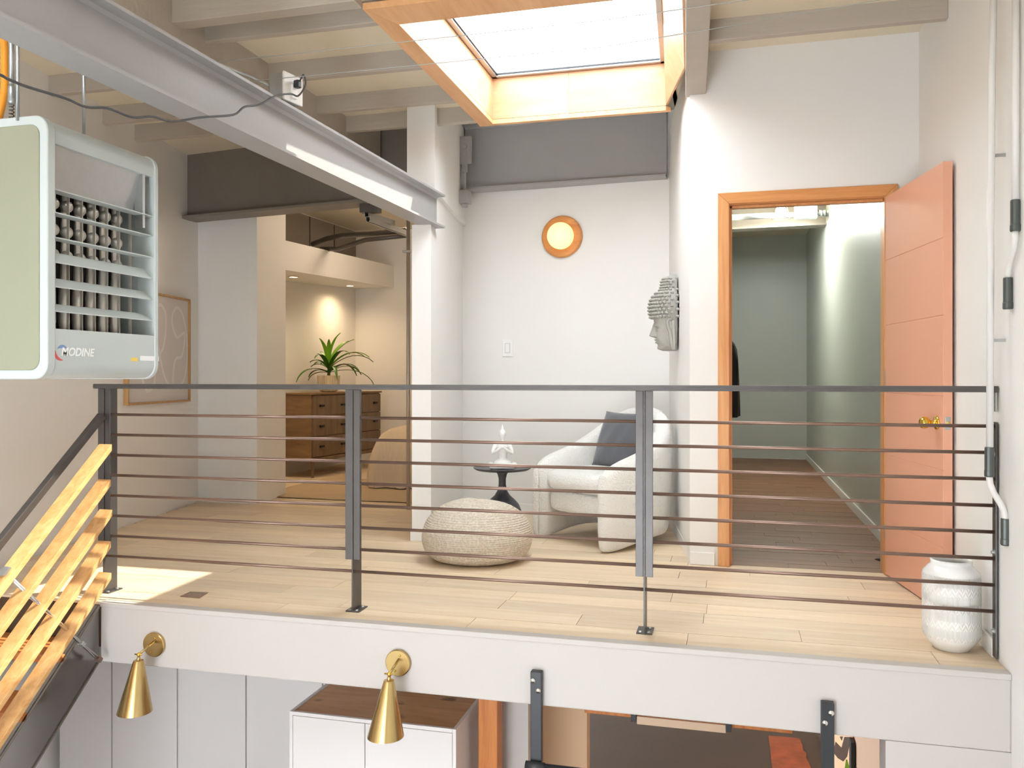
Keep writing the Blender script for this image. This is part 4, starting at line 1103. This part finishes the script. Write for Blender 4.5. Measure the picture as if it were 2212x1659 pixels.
    def surf(h, a):
        dd, ww = interp(h, 1), interp(h, 2)
        x = ww * math.copysign(abs(math.sin(a)) ** .9, math.sin(a)); y = dd * max(math.cos(a), 0) ** .62
        g = lambda v, c_, s_: math.exp(-((v - c_) / s_) ** 2)
        if h < .22:
            nose = 0
            if .085 < h < .19: nose = (.050 * (1 - (h - .1) / .095) if h > .1 else .05 * (h - .085) / .015)
            y += max(0, nose) * math.exp(-(x / (.010 + .010 * max(0, 1 - (h - .09) / .05))) ** 2)
            y += .022 * g(h, .074, .007) * math.exp(-(x / .030) ** 2) + .020 * g(h, .056, .007) * math.exp(-(x / .026) ** 2) - .008 * g(h, .065, .004) * math.exp(-(x / .03) ** 2)
            y += .010 * g(h, .02, .014) * math.exp(-(x / .03) ** 2)
            e = math.exp(-((abs(x) - .042) / .022) ** 2)
            y += -.014 * g(h, .150, .016) * e + .016 * g(h, .138, .010) * e + .014 * g(h, .172, .007) * e - .010 * g(h, .1315, .004) * e
            y += .008 * g(h, .095, .03) * math.exp(-((abs(x) - .05) / .02) ** 2)
        return p + n3 * y + w3 * x + Vector((0, 0, h))
    for h in hs:
        for k in range(K):
            vs_.append(surf(h, -math.pi / 2 + math.pi * k / (K - 1)))
    H_ = len(hs)
    fs = [(i * K + k, i * K + k + 1, (i + 1) * K + k + 1, (i + 1) * K + k) for i in range(H_ - 1) for k in range(K - 1)]
    fs += [tuple(range(K - 1, -1, -1)), tuple((H_ - 1) * K + k for k in range(K))]
    fs += [(i * K, (i + 1) * K, (i + 1) * K + K - 1, i * K + K - 1) for i in range(H_ - 1)]
    MB().add(vs_, fs).build('face', stone, t, smooth=True)
    mb = MB(); row = 0; h = .228
    while h < .505:
        dd, ww = interp(h, 1), interp(h, 2); rad = .0128 if h < .4 else .0105
        m_ = max(3, int((dd * 1.1 + ww) * 1.9 / (2 * rad * 1.15)))
        for k in range(m_ + 1):
            a = -math.pi / 2 + math.pi * (k + (.5 if row % 2 else 0)) / m_
            if a > math.pi / 2: continue
            q = surf(h, a); q = q + (q - (p + Vector((0, 0, h)))).normalized() * rad * .25
            mb.ball(q, rad, 8, 5, (1, 1, .8)); mb.ball(q + (q - (p + Vector((0, 0, h)))).normalized() * rad * .75, rad * .45, 6, 4)
        h += rad * 1.8; row += 1
    mb.build('hair_curls', stone, t, smooth=True)
    for s_ in (1, -1):
        mb = MB()
        e0 = p + w3 * (s_ * .103)
        loop = [(.035, .205), (.055, .212), (.068, .19), (.062, .155), (.05, .125), (.044, .09), (.040, .05), (.034, .012), (.022, .01), (.022, .06), (.024, .11), (.026, .16), (.03, .2)]
        mb.tube([e0 + n3 * a + Vector((0, 0, b_)) for a, b_ in loop], .0115, 8)
        mb.add([e0 + n3 * a + Vector((0, 0, b_)) for a, b_ in loop], [tuple(range(len(loop)))])
        mb.build('ear', stone, t, smooth=True)
    MB().box(0, 1, 0, 1, 0, 1)
    # ---- vase in the corner by the railing
    p = G(2051, 1403); p.y = 3.755; p.x = .862; p.z = 0
    t = thing('floor_vase', 'tall white ceramic vase with carved bands in the landing corner', 'vase', p)
    vm = bpy.data.materials.new('carved_glaze'); vm.use_nodes = True; nt = vm.node_tree; b = nt.nodes['Principled BSDF']
    b.inputs['Roughness'].default_value = .22; b.inputs['Base Color'].default_value = lin('#e9e6e0')
    tc = nt.nodes.new('ShaderNodeTexCoord'); sp = nt.nodes.new('ShaderNodeSeparateXYZ'); nt.links.new(tc.outputs['Object'], sp.inputs[0])
    at = nt.nodes.new('ShaderNodeMath'); at.operation = 'ARCTAN2'; nt.links.new(sp.outputs[1], at.inputs[0]); nt.links.new(sp.outputs[0], at.inputs[1])
    def mth(op, a, bb=None):
        nd = nt.nodes.new('ShaderNodeMath'); nd.operation = op
        for i, v in enumerate((a, bb)):
            if v is None: continue
            if isinstance(v, (int, float)): nd.inputs[i].default_value = v
            else: nt.links.new(v, nd.inputs[i])
        return nd.outputs[0]
    zig = mth('PINGPONG', mth('MULTIPLY', at.outputs[0], 9.0), 1.0)
    lines = mth('PINGPONG', mth('ADD', mth('MULTIPLY', sp.outputs[2], 46.0), mth('MULTIPLY', zig, .9)), .5)
    ver = mth('PINGPONG', mth('MULTIPLY', at.outputs[0], 30.0), .5)
    band = mth('GREATER_THAN', mth('SINE', mth('MULTIPLY', sp.outputs[2], 95.0)), .1)
    mix_ = mth('ADD', mth('MULTIPLY', band, ver), mth('MULTIPLY', mth('SUBTRACT', 1.0, band), lines))
    msk = mth('MULTIPLY', mth('GREATER_THAN', sp.outputs[2], .052), mth('LESS_THAN', sp.outputs[2], .305))
    hgt = mth('MULTIPLY', mix_, msk)
    bp = nt.nodes.new('ShaderNodeBump'); bp.inputs['Strength'].default_value = .55; bp.inputs['Distance'].default_value = .006
    nt.links.new(hgt, bp.inputs['Height']); nt.links.new(bp.outputs[0], b.inputs['Normal'])
    mx = nt.nodes.new('ShaderNodeMix'); mx.data_type = 'RGBA'; mx.inputs[6].default_value = lin('#efede9'); mx.inputs[7].default_value = lin('#d8d0c4')
    nt.links.new(hgt, mx.inputs[0]); nt.links.new(mx.outputs[2], b.inputs['Base Color'])
    MB().lathe([(.062, 0), (.068, .006), (.088, .03), (.104, .055), (.108, .07), (.108, .30), (.104, .312), (.084, .335), (.076, .342), (.0765, .352), (.078, .360), (.073, .362), (.069, .35), (.07, .34), (.095, .31), (.098, .28), (.098, .06), (.06, .02), (.001, .015)], p, 64).build('body', vm, t, smooth=True)
nook()

# ================================================================== RIGHT WALL, CORRIDOR
def right_side():
    # conduit standing off the wall in front of the railing
    t = thing('conduit', 'white conduit pipe with grey couplings in front of the railing end', 'conduit', (.94, 3.5, .3))
    yy = 3.52
    top = YP(2147, -60, yy); a = YP(2138, 966, yy); b = YP(2137, 1030, yy); e = YP(2172, 1120, yy); z = YP(2172, 1178, yy)
    MB().tube([top, YP(2143, 160, yy), YP(2140, 500, yy), a], .0125, 14).build('pipe', 'conduit', t, smooth=True)
    MB().tube([b + Vector((0, 0, .03)), b, YP(2139, 1046, yy), YP(2146, 1064, yy), YP(2160, 1086, yy), YP(2168, 1102, yy), e, z - Vector((0, 0, -.01))], .0115, 14).build('bend', 'conduit', t, smooth=True)
    gm = mat('grey_coupling', '#5d625f', .35, metal=.6)
    for p0, p1 in ((a, b), (e, z)):
        MB().lathe([(.0155, 0), (.0175, .004), (.0175, .022), (.0165, .026), (.0165, (p0 - p1).length - .004), (.015, (p0 - p1).length)], p1, 14, (0, 0, 1)).build('coupling', gm, t, smooth=False)
    for zz, py in ((0, 335), (0, 735)):
        q = YP(2141, py, yy)
        MB().obox(q + Vector((.026, .012, 0)), (.026, 0, 0), (0, .003, 0), (0, 0, .006)).build('standoff', 'zinc', t)
    # second, shorter run nearer the camera, on the wall
    t = thing('conduit', 'short white conduit ending in a grey coupling high on the right wall', 'conduit', (.97, 3.35, 1.4))
    xx = XR - .016
    P = lambda px, py: XP(px, py, xx)
    MB().tube([P(2194, -60), P(2194, 200), P(2193, 436)], .0125, 14).build('pipe', 'conduit', t, smooth=True)
    MB().tube([P(2193, 496), P(2193, 515), P(2190, 540), P(2182, 565), P(2178, 585), P(2177, 604)], .011, 14).build('bend', 'conduit', t, smooth=True)
    for p0, p1 in ((P(2193, 432), P(2193, 500)), (P(2177, 600), P(2177, 668))):
        MB().lathe([(.0155, 0), (.0175, .004), (.0175, .022), (.016, .026), (.016, (p0 - p1).length - .004), (.015, (p0 - p1).length)], p1, 14).build('coupling', gm, t)
    # corridor: utility lamp on a conduit, grey box
    z = 8.75
    c = D(1686, 459, z)
    t = thing('utility_lamp', 'caged bulb lamp on a conduit below the corridor beam', 'lamp', c)
    MB().tube([D(1560, 471, z), D(1655, 466, z), D(1790, 462, z)], .030, 14).build('conduit', 'zinc', t, smooth=True)
    MB().ball(c + Vector((0, -.07, .0)), .055, 20, 14).build('bulb', mat('bulb', '#ffffff', .3, emit=12, ecol='#fff6e6'), t, smooth=True)
    ring = [c + Vector((.09 * math.cos(a), -.07 + .09 * math.sin(a), -.075)) for a in [i * math.pi / 12 for i in range(25)]]
    MB().tube(ring, .005, 6).build('cage_ring', 'bright', t, smooth=True)
    for a in (0, 2.1, 4.2): MB().tube([c + Vector((.09 * math.cos(a), -.07 + .09 * math.sin(a), -.075)), c + Vector((.05 * math.cos(a), -.07 + .05 * math.sin(a), .07))], .004, 6).build('cage_wire', 'bright', t)
    light('utility_lamp_light', 'POINT', c + Vector((0, -.17, -.06)), 95, (.96, 1, .94), t, .06)
    p0, p1 = D(1715, 447, z), D(1762, 477, z)
    t = thing('ceiling_box', 'pale grey cover box beside the caged corridor lamp', 'electrical box', (p0 + p1) / 2)
    MB().box(min(p0.x, p1.x), max(p0.x, p1.x), p0.y - .12, p0.y - .03, p1.z, p0.z).build('cover', mat('box_grey', '#b9c0bc', .4), t, bevel=.006)
    MB().box(min(p0.x, p1.x) + .01, max(p0.x, p1.x) - .01, p0.y - .03, p0.y + .0, p1.z + .01, p0.z - .01).build('back_box', 'zinc', t)
    for k in range(3):
        q = D(1772 + k * 8, 461, z); MB().lathe([(.022, 0), (.034, .01), (.034, .03), (.022, .04)], q + Vector((-.02, -.03, 0)), 14, (1, 0, 0)).build('connector', 'zinc', t, smooth=True)
    # dark coat on the corridor wall
    c = Vector((-.005, 6.02, .83)); z1 = 1.35
    t = thing('hanging_coat', 'black coat hanging on the corridor wall just inside the doorway', 'coat', c)
    secs = [(0, .062, .20), (.12, .060, .19), (.28, .055, .175), (.40, .050, .17), (.46, .042, .16), (.495, .028, .12), (.515, .012, .05)]
    N = 40; vs_ = []
    for h, a_, b_ in secs:
        for k in range(N):
            an = 2 * math.pi * k / N
            fo = 1 + .10 * math.sin(5 * an) * (1 - h / .5) 
            vs_.append(c + Vector((a_ * fo * math.cos(an), b_ * fo * math.sin(an), h)))
    cm = mat('black_cloth', '#1d1d1f', .85, bump=.2, bscale=40)
    MB().add(vs_, [(i * N + k, i * N + (k + 1) % N, (i + 1) * N + (k + 1) % N, (i + 1) * N + k) for i in range(len(secs) - 1) for k in range(N)] + [tuple(range(N - 1, -1, -1)), tuple((len(secs) - 1) * N + k for k in range(N))]).build('body', cm, t, smooth=True)
    for s_ in (-1, 1):
        MB().tube([c + Vector((.0, s_ * .15, .47)), c + Vector((.01, s_ * .20, .36)), c + Vector((.012, s_ * .215, .15)), c + Vector((.012, s_ * .21, .0))], [.03, .04, .038, .034], 14).build('sleeve', cm, t, smooth=True)
    MB().tube([(-.06, 6.02, 1.37), (-.02, 6.02, 1.37), (-.01, 6.02, 1.345), (-.005, 6.02, 1.33)], .005, 8).build('hook', 'zinc', t, smooth=True)
    # rubber wedge by the door, brown floor plate
    a, b, cc, dd = G(1889, 1209), G(1907, 1209), G(1907, 1225), G(1903, 1221)
    MB().hexa([(a.x, a.y, .001), (b.x - .012, b.y, .001), (b.x - .012, b.y - .055, .001), (a.x + .04, a.y - .05, .001)], [(a.x, a.y, .004), (b.x - .012, b.y, .02), (b.x - .012, b.y - .055, .02), (a.x + .04, a.y - .05, .006)]).build('door_wedge', 'black', label='small black rubber wedge on the floor beside the coral door', cat='door wedge', bevel=.001)
    q = [G(389, 1289), G(431, 1293), G(450, 1281), G(411, 1279)]
    mb = MB().hexa([Vector((v.x, v.y, .0006)) for v in q], [Vector((v.x, v.y, .0036)) for v in q])
    t = mb.build('floor_plate', mat('brown_metal', '#a48c78', .4, metal=.5), label='brown metal plate set in the landing floor by the railing', cat='floor plate', bevel=.0008)
    ctr = (q[0] + q[1] + q[2] + q[3]) / 4
    for s_ in (-.03, .03): MB().lathe([(.004, 0), (.003, .001)], ctr + Vector((s_, 0, .0036)), 10).build('screw', 'zinc', t)
right_side()

# ================================================================== BELOW THE LANDING
def below():
    # brass lamps on the fascia
    for px, py, ex, ey, lab in ((336, 1391, 300, 1414, 'left brass cone lamp on the white fascia beside the stairs'), (862, 1430, 841, 1456, 'right brass cone lamp on the white fascia above the wooden cabinet top')):
        p = YP(px, py, Y0); yf = Y0
        t = thing('brass_sconce', lab, 'wall lamp', p, 'brass lamps on the fascia')
        MB().lathe([(.056, 0), (.058, .004), (.058, .016), (.055, .019), (.001, .019)], p, 40, (0, -1, 0)).build('backplate', 'brass', t, auto=30)
        for s_ in (1, -1): MB().lathe([(.005, 0), (.004, .004), (.001, .005)], p + Vector((.012 * s_, -.019, .034 * s_)), 10, (0, -1, 0)).build('cap_nut', 'gold', t, smooth=True)
        j = D(ex, ey, (yf - .115) / ray(ex).y)
        MB().tube([p + Vector((.006, -.019, .018)), j], .0055, 10).build('arm', 'brass', t, smooth=True)
        MB().ball(j, .0105, 12, 8).build('joint', 'gold', t, smooth=True)
        MB().tube([j + Vector((-.022, 0, .0)), j + Vector((.016, 0, 0))], .0035, 8).build('thumb_screw', 'gold', t, smooth=True)
        ax = Vector((-.045, -.05, -1)).normalized(); s0 = j + ax * .012
        LL = .275
        LL = .25
        MB().lathe([(.001, 0), (.008, .0), (.008, .012), (.022, .014), (.024, .02), (.078, LL), (.0765, LL), (.022, .022), (.001, .02)], s0, 40, ax, cap=False).build('shade', 'brass', t, auto=30)
        MB().ball(s0 + ax * .12, .024, 14, 10).build('bulb', mat('warm_bulb', '#fff0d0', .3, emit=12, ecol='#ffd9a0'), t, smooth=True)
        light('brass_sconce_light', 'SPOT', s0 + ax * .17, 34, (1, .80, .60), t, .03, 95, .9, ax)
    # black bar on two brackets bolted to the fascia
    t = thing('pull_up_bar', 'black steel bar on two brackets bolted to the white fascia', 'bar', (-.2, Y0 - .05, -.8))
    for px, y0_, y1_, flip in ((1158, 1451, 1652, 1), (1788, 1518, 1735, -1)):
        a = YP(px, y0_, Y0 - .03); bt = YP(px, y1_, Y0 - .03)
        br = MB().box(a.x - .024, a.x + .024, Y0 - .034, Y0 - .002, bt.z, a.z).build('bracket', 'black', t, bevel=.003)
        for k, (dx, dz) in enumerate(((-.012 * flip, -.037), (.010 * flip, -.077))):
            MB().lathe([(.0115, 0), (.0115, .002), (.009, .006), (.001, .007)], (a.x + dx, Y0 - .034, a.z + dz), 16, (0, -1, 0)).build('bolt', 'bright', br, smooth=True)
        MB().tube([(bt.x - .04, Y0 - .05, bt.z), (bt.x + .04, Y0 - .05, bt.z)], .021, 16).build('sleeve', 'black', br, smooth=True)
        if flip == 1: b0_ = bt
    MB().tube([(b0_.x + .03, Y0 - .05, b0_.z), (bt.x - .03, Y0 - .05, b0_.z)], .0175, 16).build('bar', 'black', t, smooth=True)
    # white cabinet with a wooden top, under the landing
    a, b = G(625, 1537, -.60), G(985, 1577, -.60); yf = (a.y + b.y) / 2; x0, x1 = a.x, b.x; yb = yf + .57
    t = thing('cabinet', 'white cabinet with a knotty wooden top below the landing', 'cabinet', ((x0 + x1) / 2, yf + .3, ZL))
    MB().box(x0 + .018, x1 - .018, yf + .02, yb, ZL, -.62).build('carcass', 'cabinet', t)
    MB().box(x0, x0 + .018, yf, yb, ZL, -.598).build('side_panel', 'cabinet', t, bevel=.001); MB().box(x1 - .018, x1, yf, yb, ZL, -.598).build('side_panel', 'cabinet', t, bevel=.001)
    MB().box(x0 + .018, x1 - .018, yf, yf + .016, -.616, -.598).build('front_lip', 'cabinet', t)
    for k in range(2):
        xa = lerp(x0 + .018, x1 - .018, .465 * k) + .002; xb = (lerp(x0 + .018, x1 - .018, .465) if k == 0 else x1 - .018) - .002
        MB().box(xa, xb, yf + .001, yf + .02, ZL + .08, -.619).build('door', 'cabinet', t, bevel=.001)
    nb = 5
    for k in range(nb):
        ya_ = yf + .016 + (yb - yf - .016) * k / nb; yb_ = yf + .016 + (yb - yf - .016) * (k + 1) / nb
        MB().box(x0 + .018, x1 - .018, ya_, yb_ - .0012, -.62, -.604).build('top_board', 'top_wood', t)
    # tall cupboards left of it
    yc = 4.45
    xs = [YP(px, 1500, yc).x for px in (20, 127, 241, 531, 700)]
    xs = xs[:4] + [xs[3] + 1.0]
    labs = ['tall white cupboard farthest left, behind the stairs', 'narrow tall white cupboard beside the steel stair stringer', 'double tall white cupboard behind the left brass lamp', 'tall white cupboard partly hidden by the wooden topped cabinet']
    for k in range(1, 4):
        xa, xb = xs[k], xs[k + 1]
        t = thing('tall_cupboard', labs[k], 'cupboard', ((xa + xb) / 2, yc + .25, ZL), 'cupboards below the landing')
        MB().box(xa + .001, xb - .001, yc + .02, yc + .5, ZL, -.29).build('carcass', 'cabinet', t)
        nd = 2 if k >= 2 else 1
        for j in range(nd):
            MB().box(lerp(xa, xb, j / nd) + .006, lerp(xa, xb, (j + 1) / nd) - .004, yc, yc + .02, ZL + .06, -.30).build('door', 'cabinet', t, bevel=.0015)
    # timber post
    a = YP(1033, 1510, 4.05); b = YP(1074, 1510, 4.05)
    MB().box(a.x, b.x, 4.05, 4.15, ZL, -.29).build('timber_post', 'post_wood', label='orange fir post standing under the landing', cat='post', bevel=.004)
    # wall beside it, warmer return wall, lower doorway
    wx = YP(1141, 1560, 4.25).x
    struct('wall_lower_middle', MB().box(-1.24, wx, 4.25, 4.37, ZL, -.29), 'fascia')
    wp = YP(1268, 1600, 4.9).x
    struct('wall_lower_return', MB().box(YP(1128, 1600, 4.9).x, wp, 4.9, 5.0, ZL, -.29), mat('tan_paint', '#dcb690', .5))
    struct('wall_lower_inner_right', MB().box(XR - .06, XR - .002, Y0 + .15, 12.9, ZL, -.29), mat('pinkish_paint', '#d9b497', .5))
    struct('ceiling_lower', MB().box(-6, XR, Y0 + .06, 13, -.288, -.24), 'fascia')
    # exposed beam with a pale board in black straps
    yb = 4.30
    t = thing('timber_beam', 'orange timber beam with a pale board strapped to it under the landing', 'beam', (.0, yb, -.6))
    z0 = YP(1320, 1546, yb).z
    MB().box(YP(1262, 1500, yb).x, YP(1712, 1500, yb).x, yb, yb + .12, z0, -.29).build('beam', 'post_wood', t, bevel=.004)
    zz = YP(1470, 1562, yb - .01).z
    MB().box(YP(1377, 1500, yb).x, YP(1568, 1500, yb).x, yb - .03, yb - .002, zz - .02, zz + .02).build('pale_board', mat('pale_board', '#e2c3a2', .5), t, bevel=.002)
    for px in (1370, 1574):
        x = YP(px, 1500, yb).x
        MB().box(x - .014, x + .014, yb - .034, yb + .124, z0 - .008, -.29).build('strap', 'black', t, bevel=.002)
    # hide on the lower floor
    out = [(1660, 1590), (1700, 1593), (1727, 1596), (1733, 1610), (1735, 1622), (1742, 1628), (1741, 1638), (1748, 1650), (1752, 1662), (1758, 1690), (1735, 1730), (1690, 1735), (1674, 1690), (1667, 1650), (1664, 1620)]
    pts = [G(x, y, ZL + .004) for x, y in out]
    mb = MB(); n = len(pts)
    mb.add([Vector((v.x, v.y, ZL + .002)) for v in pts] + [Vector((v.x, v.y, ZL + .010)) for v in pts], [tuple(range(n - 1, -1, -1)), tuple(range(n, 2 * n))] + [(i, (i + 1) % n, n + (i + 1) % n, n + i) for i in range(n)])
    mb.build('hide_rug', mat('orange_hide', '#9c4a18', .6, bump=.5, bscale=14, var=.6, vscale=7), label='ragged orange brown hide on the dark lower floor', cat='rug')
    # framed print leaning on the right wall below
    xw = XR - .068
    a, b = XP(1777, 1620, xw), XP(1845, 1620, xw)
    y0_, y1_ = min(a.y, b.y), max(a.y, b.y)
    zt = -1.75; zb_ = ZL + .02
    t = thing('leaning_print', 'pale print with bold dark curves in a black frame below the landing', 'picture', (xw, (y0_ + y1_) / 2, ZL))
    MB().box(xw - .02, xw, y0_ + .05, y1_, ZL + .001, zt).build('print', mat('peach_print', '#efc59a', .5), t)
    MB().box(xw - .03, xw, y0_ - .06, y0_ + .05, ZL + .001, zt).build('frame', 'dark', t, bevel=.003)
    mdk = mat('print_dark', '#4a3627', .5)
    for pl in ([(1805, 1602), (1818, 1615), (1824, 1592), (1838, 1592), (1830, 1634), (1822, 1645), (1810, 1638), (1800, 1625)], [(1814, 1591), (1821, 1591), (1818, 1600)], [(1765, 1588), (1779, 1588), (1779, 1622)]):
        qs = [XP(x, y, xw - .021) for x, y in pl]
        MB().extrude([q for q in qs], (-.001, 0, 0)).build('painted_shape', mdk, t)
    # plant whose leaf tips reach into view
    c = D(1845, 1640, 5.6); fz = ZL
    t = thing('floor_plant', 'green leafy plant showing its tips under the landing', 'plant', (c.x, c.y, fz))
    MB().lathe([(.10, 0), (.14, .1), (.15, .28), (.14, .28), (.12, .2)], (c.x, c.y, fz), 28).build('pot', mat('dark_pot', '#6b5a4a', .6), t, smooth=True)
    zt = D(1838, 1633, 5.6).z
    lm = mat('bright_leaf', '#7da52a', .4, var=.15, vscale=10)
    for k in range(9):
        az = k * 2.4 + 1.8; Lh = (zt - fz - .2) * (1 if k == 0 else random.uniform(.72, .92)); hd = Vector((math.cos(az), math.sin(az), 0)); sv = Vector((-hd.y, hd.x, 0))
        if k == 0: hd, sv = Vector((-.25, -.3, 0)), Vector((1, .2, 0)).normalized()
        vs_ = []; N = 10
        for i in range(N + 1):
            f_ = i / N; p = Vector((c.x, c.y, fz + .2 + Lh * f_)) + hd * (.22 * f_ ** 2)
            wv = .004 if f_ < .6 else .004 + .035 * math.sin(math.pi * (f_ - .6) / .4)
            vs_ += [p - sv * wv, p + hd * .006, p + sv * wv]
        fs = []
        for i in range(N): fs += [(3 * i, 3 * i + 1, 3 * i + 4, 3 * i + 3), (3 * i + 1, 3 * i + 2, 3 * i + 5, 3 * i + 4)]
        MB().add(vs_, fs).build('leaf', lm, t, smooth=True)
below()
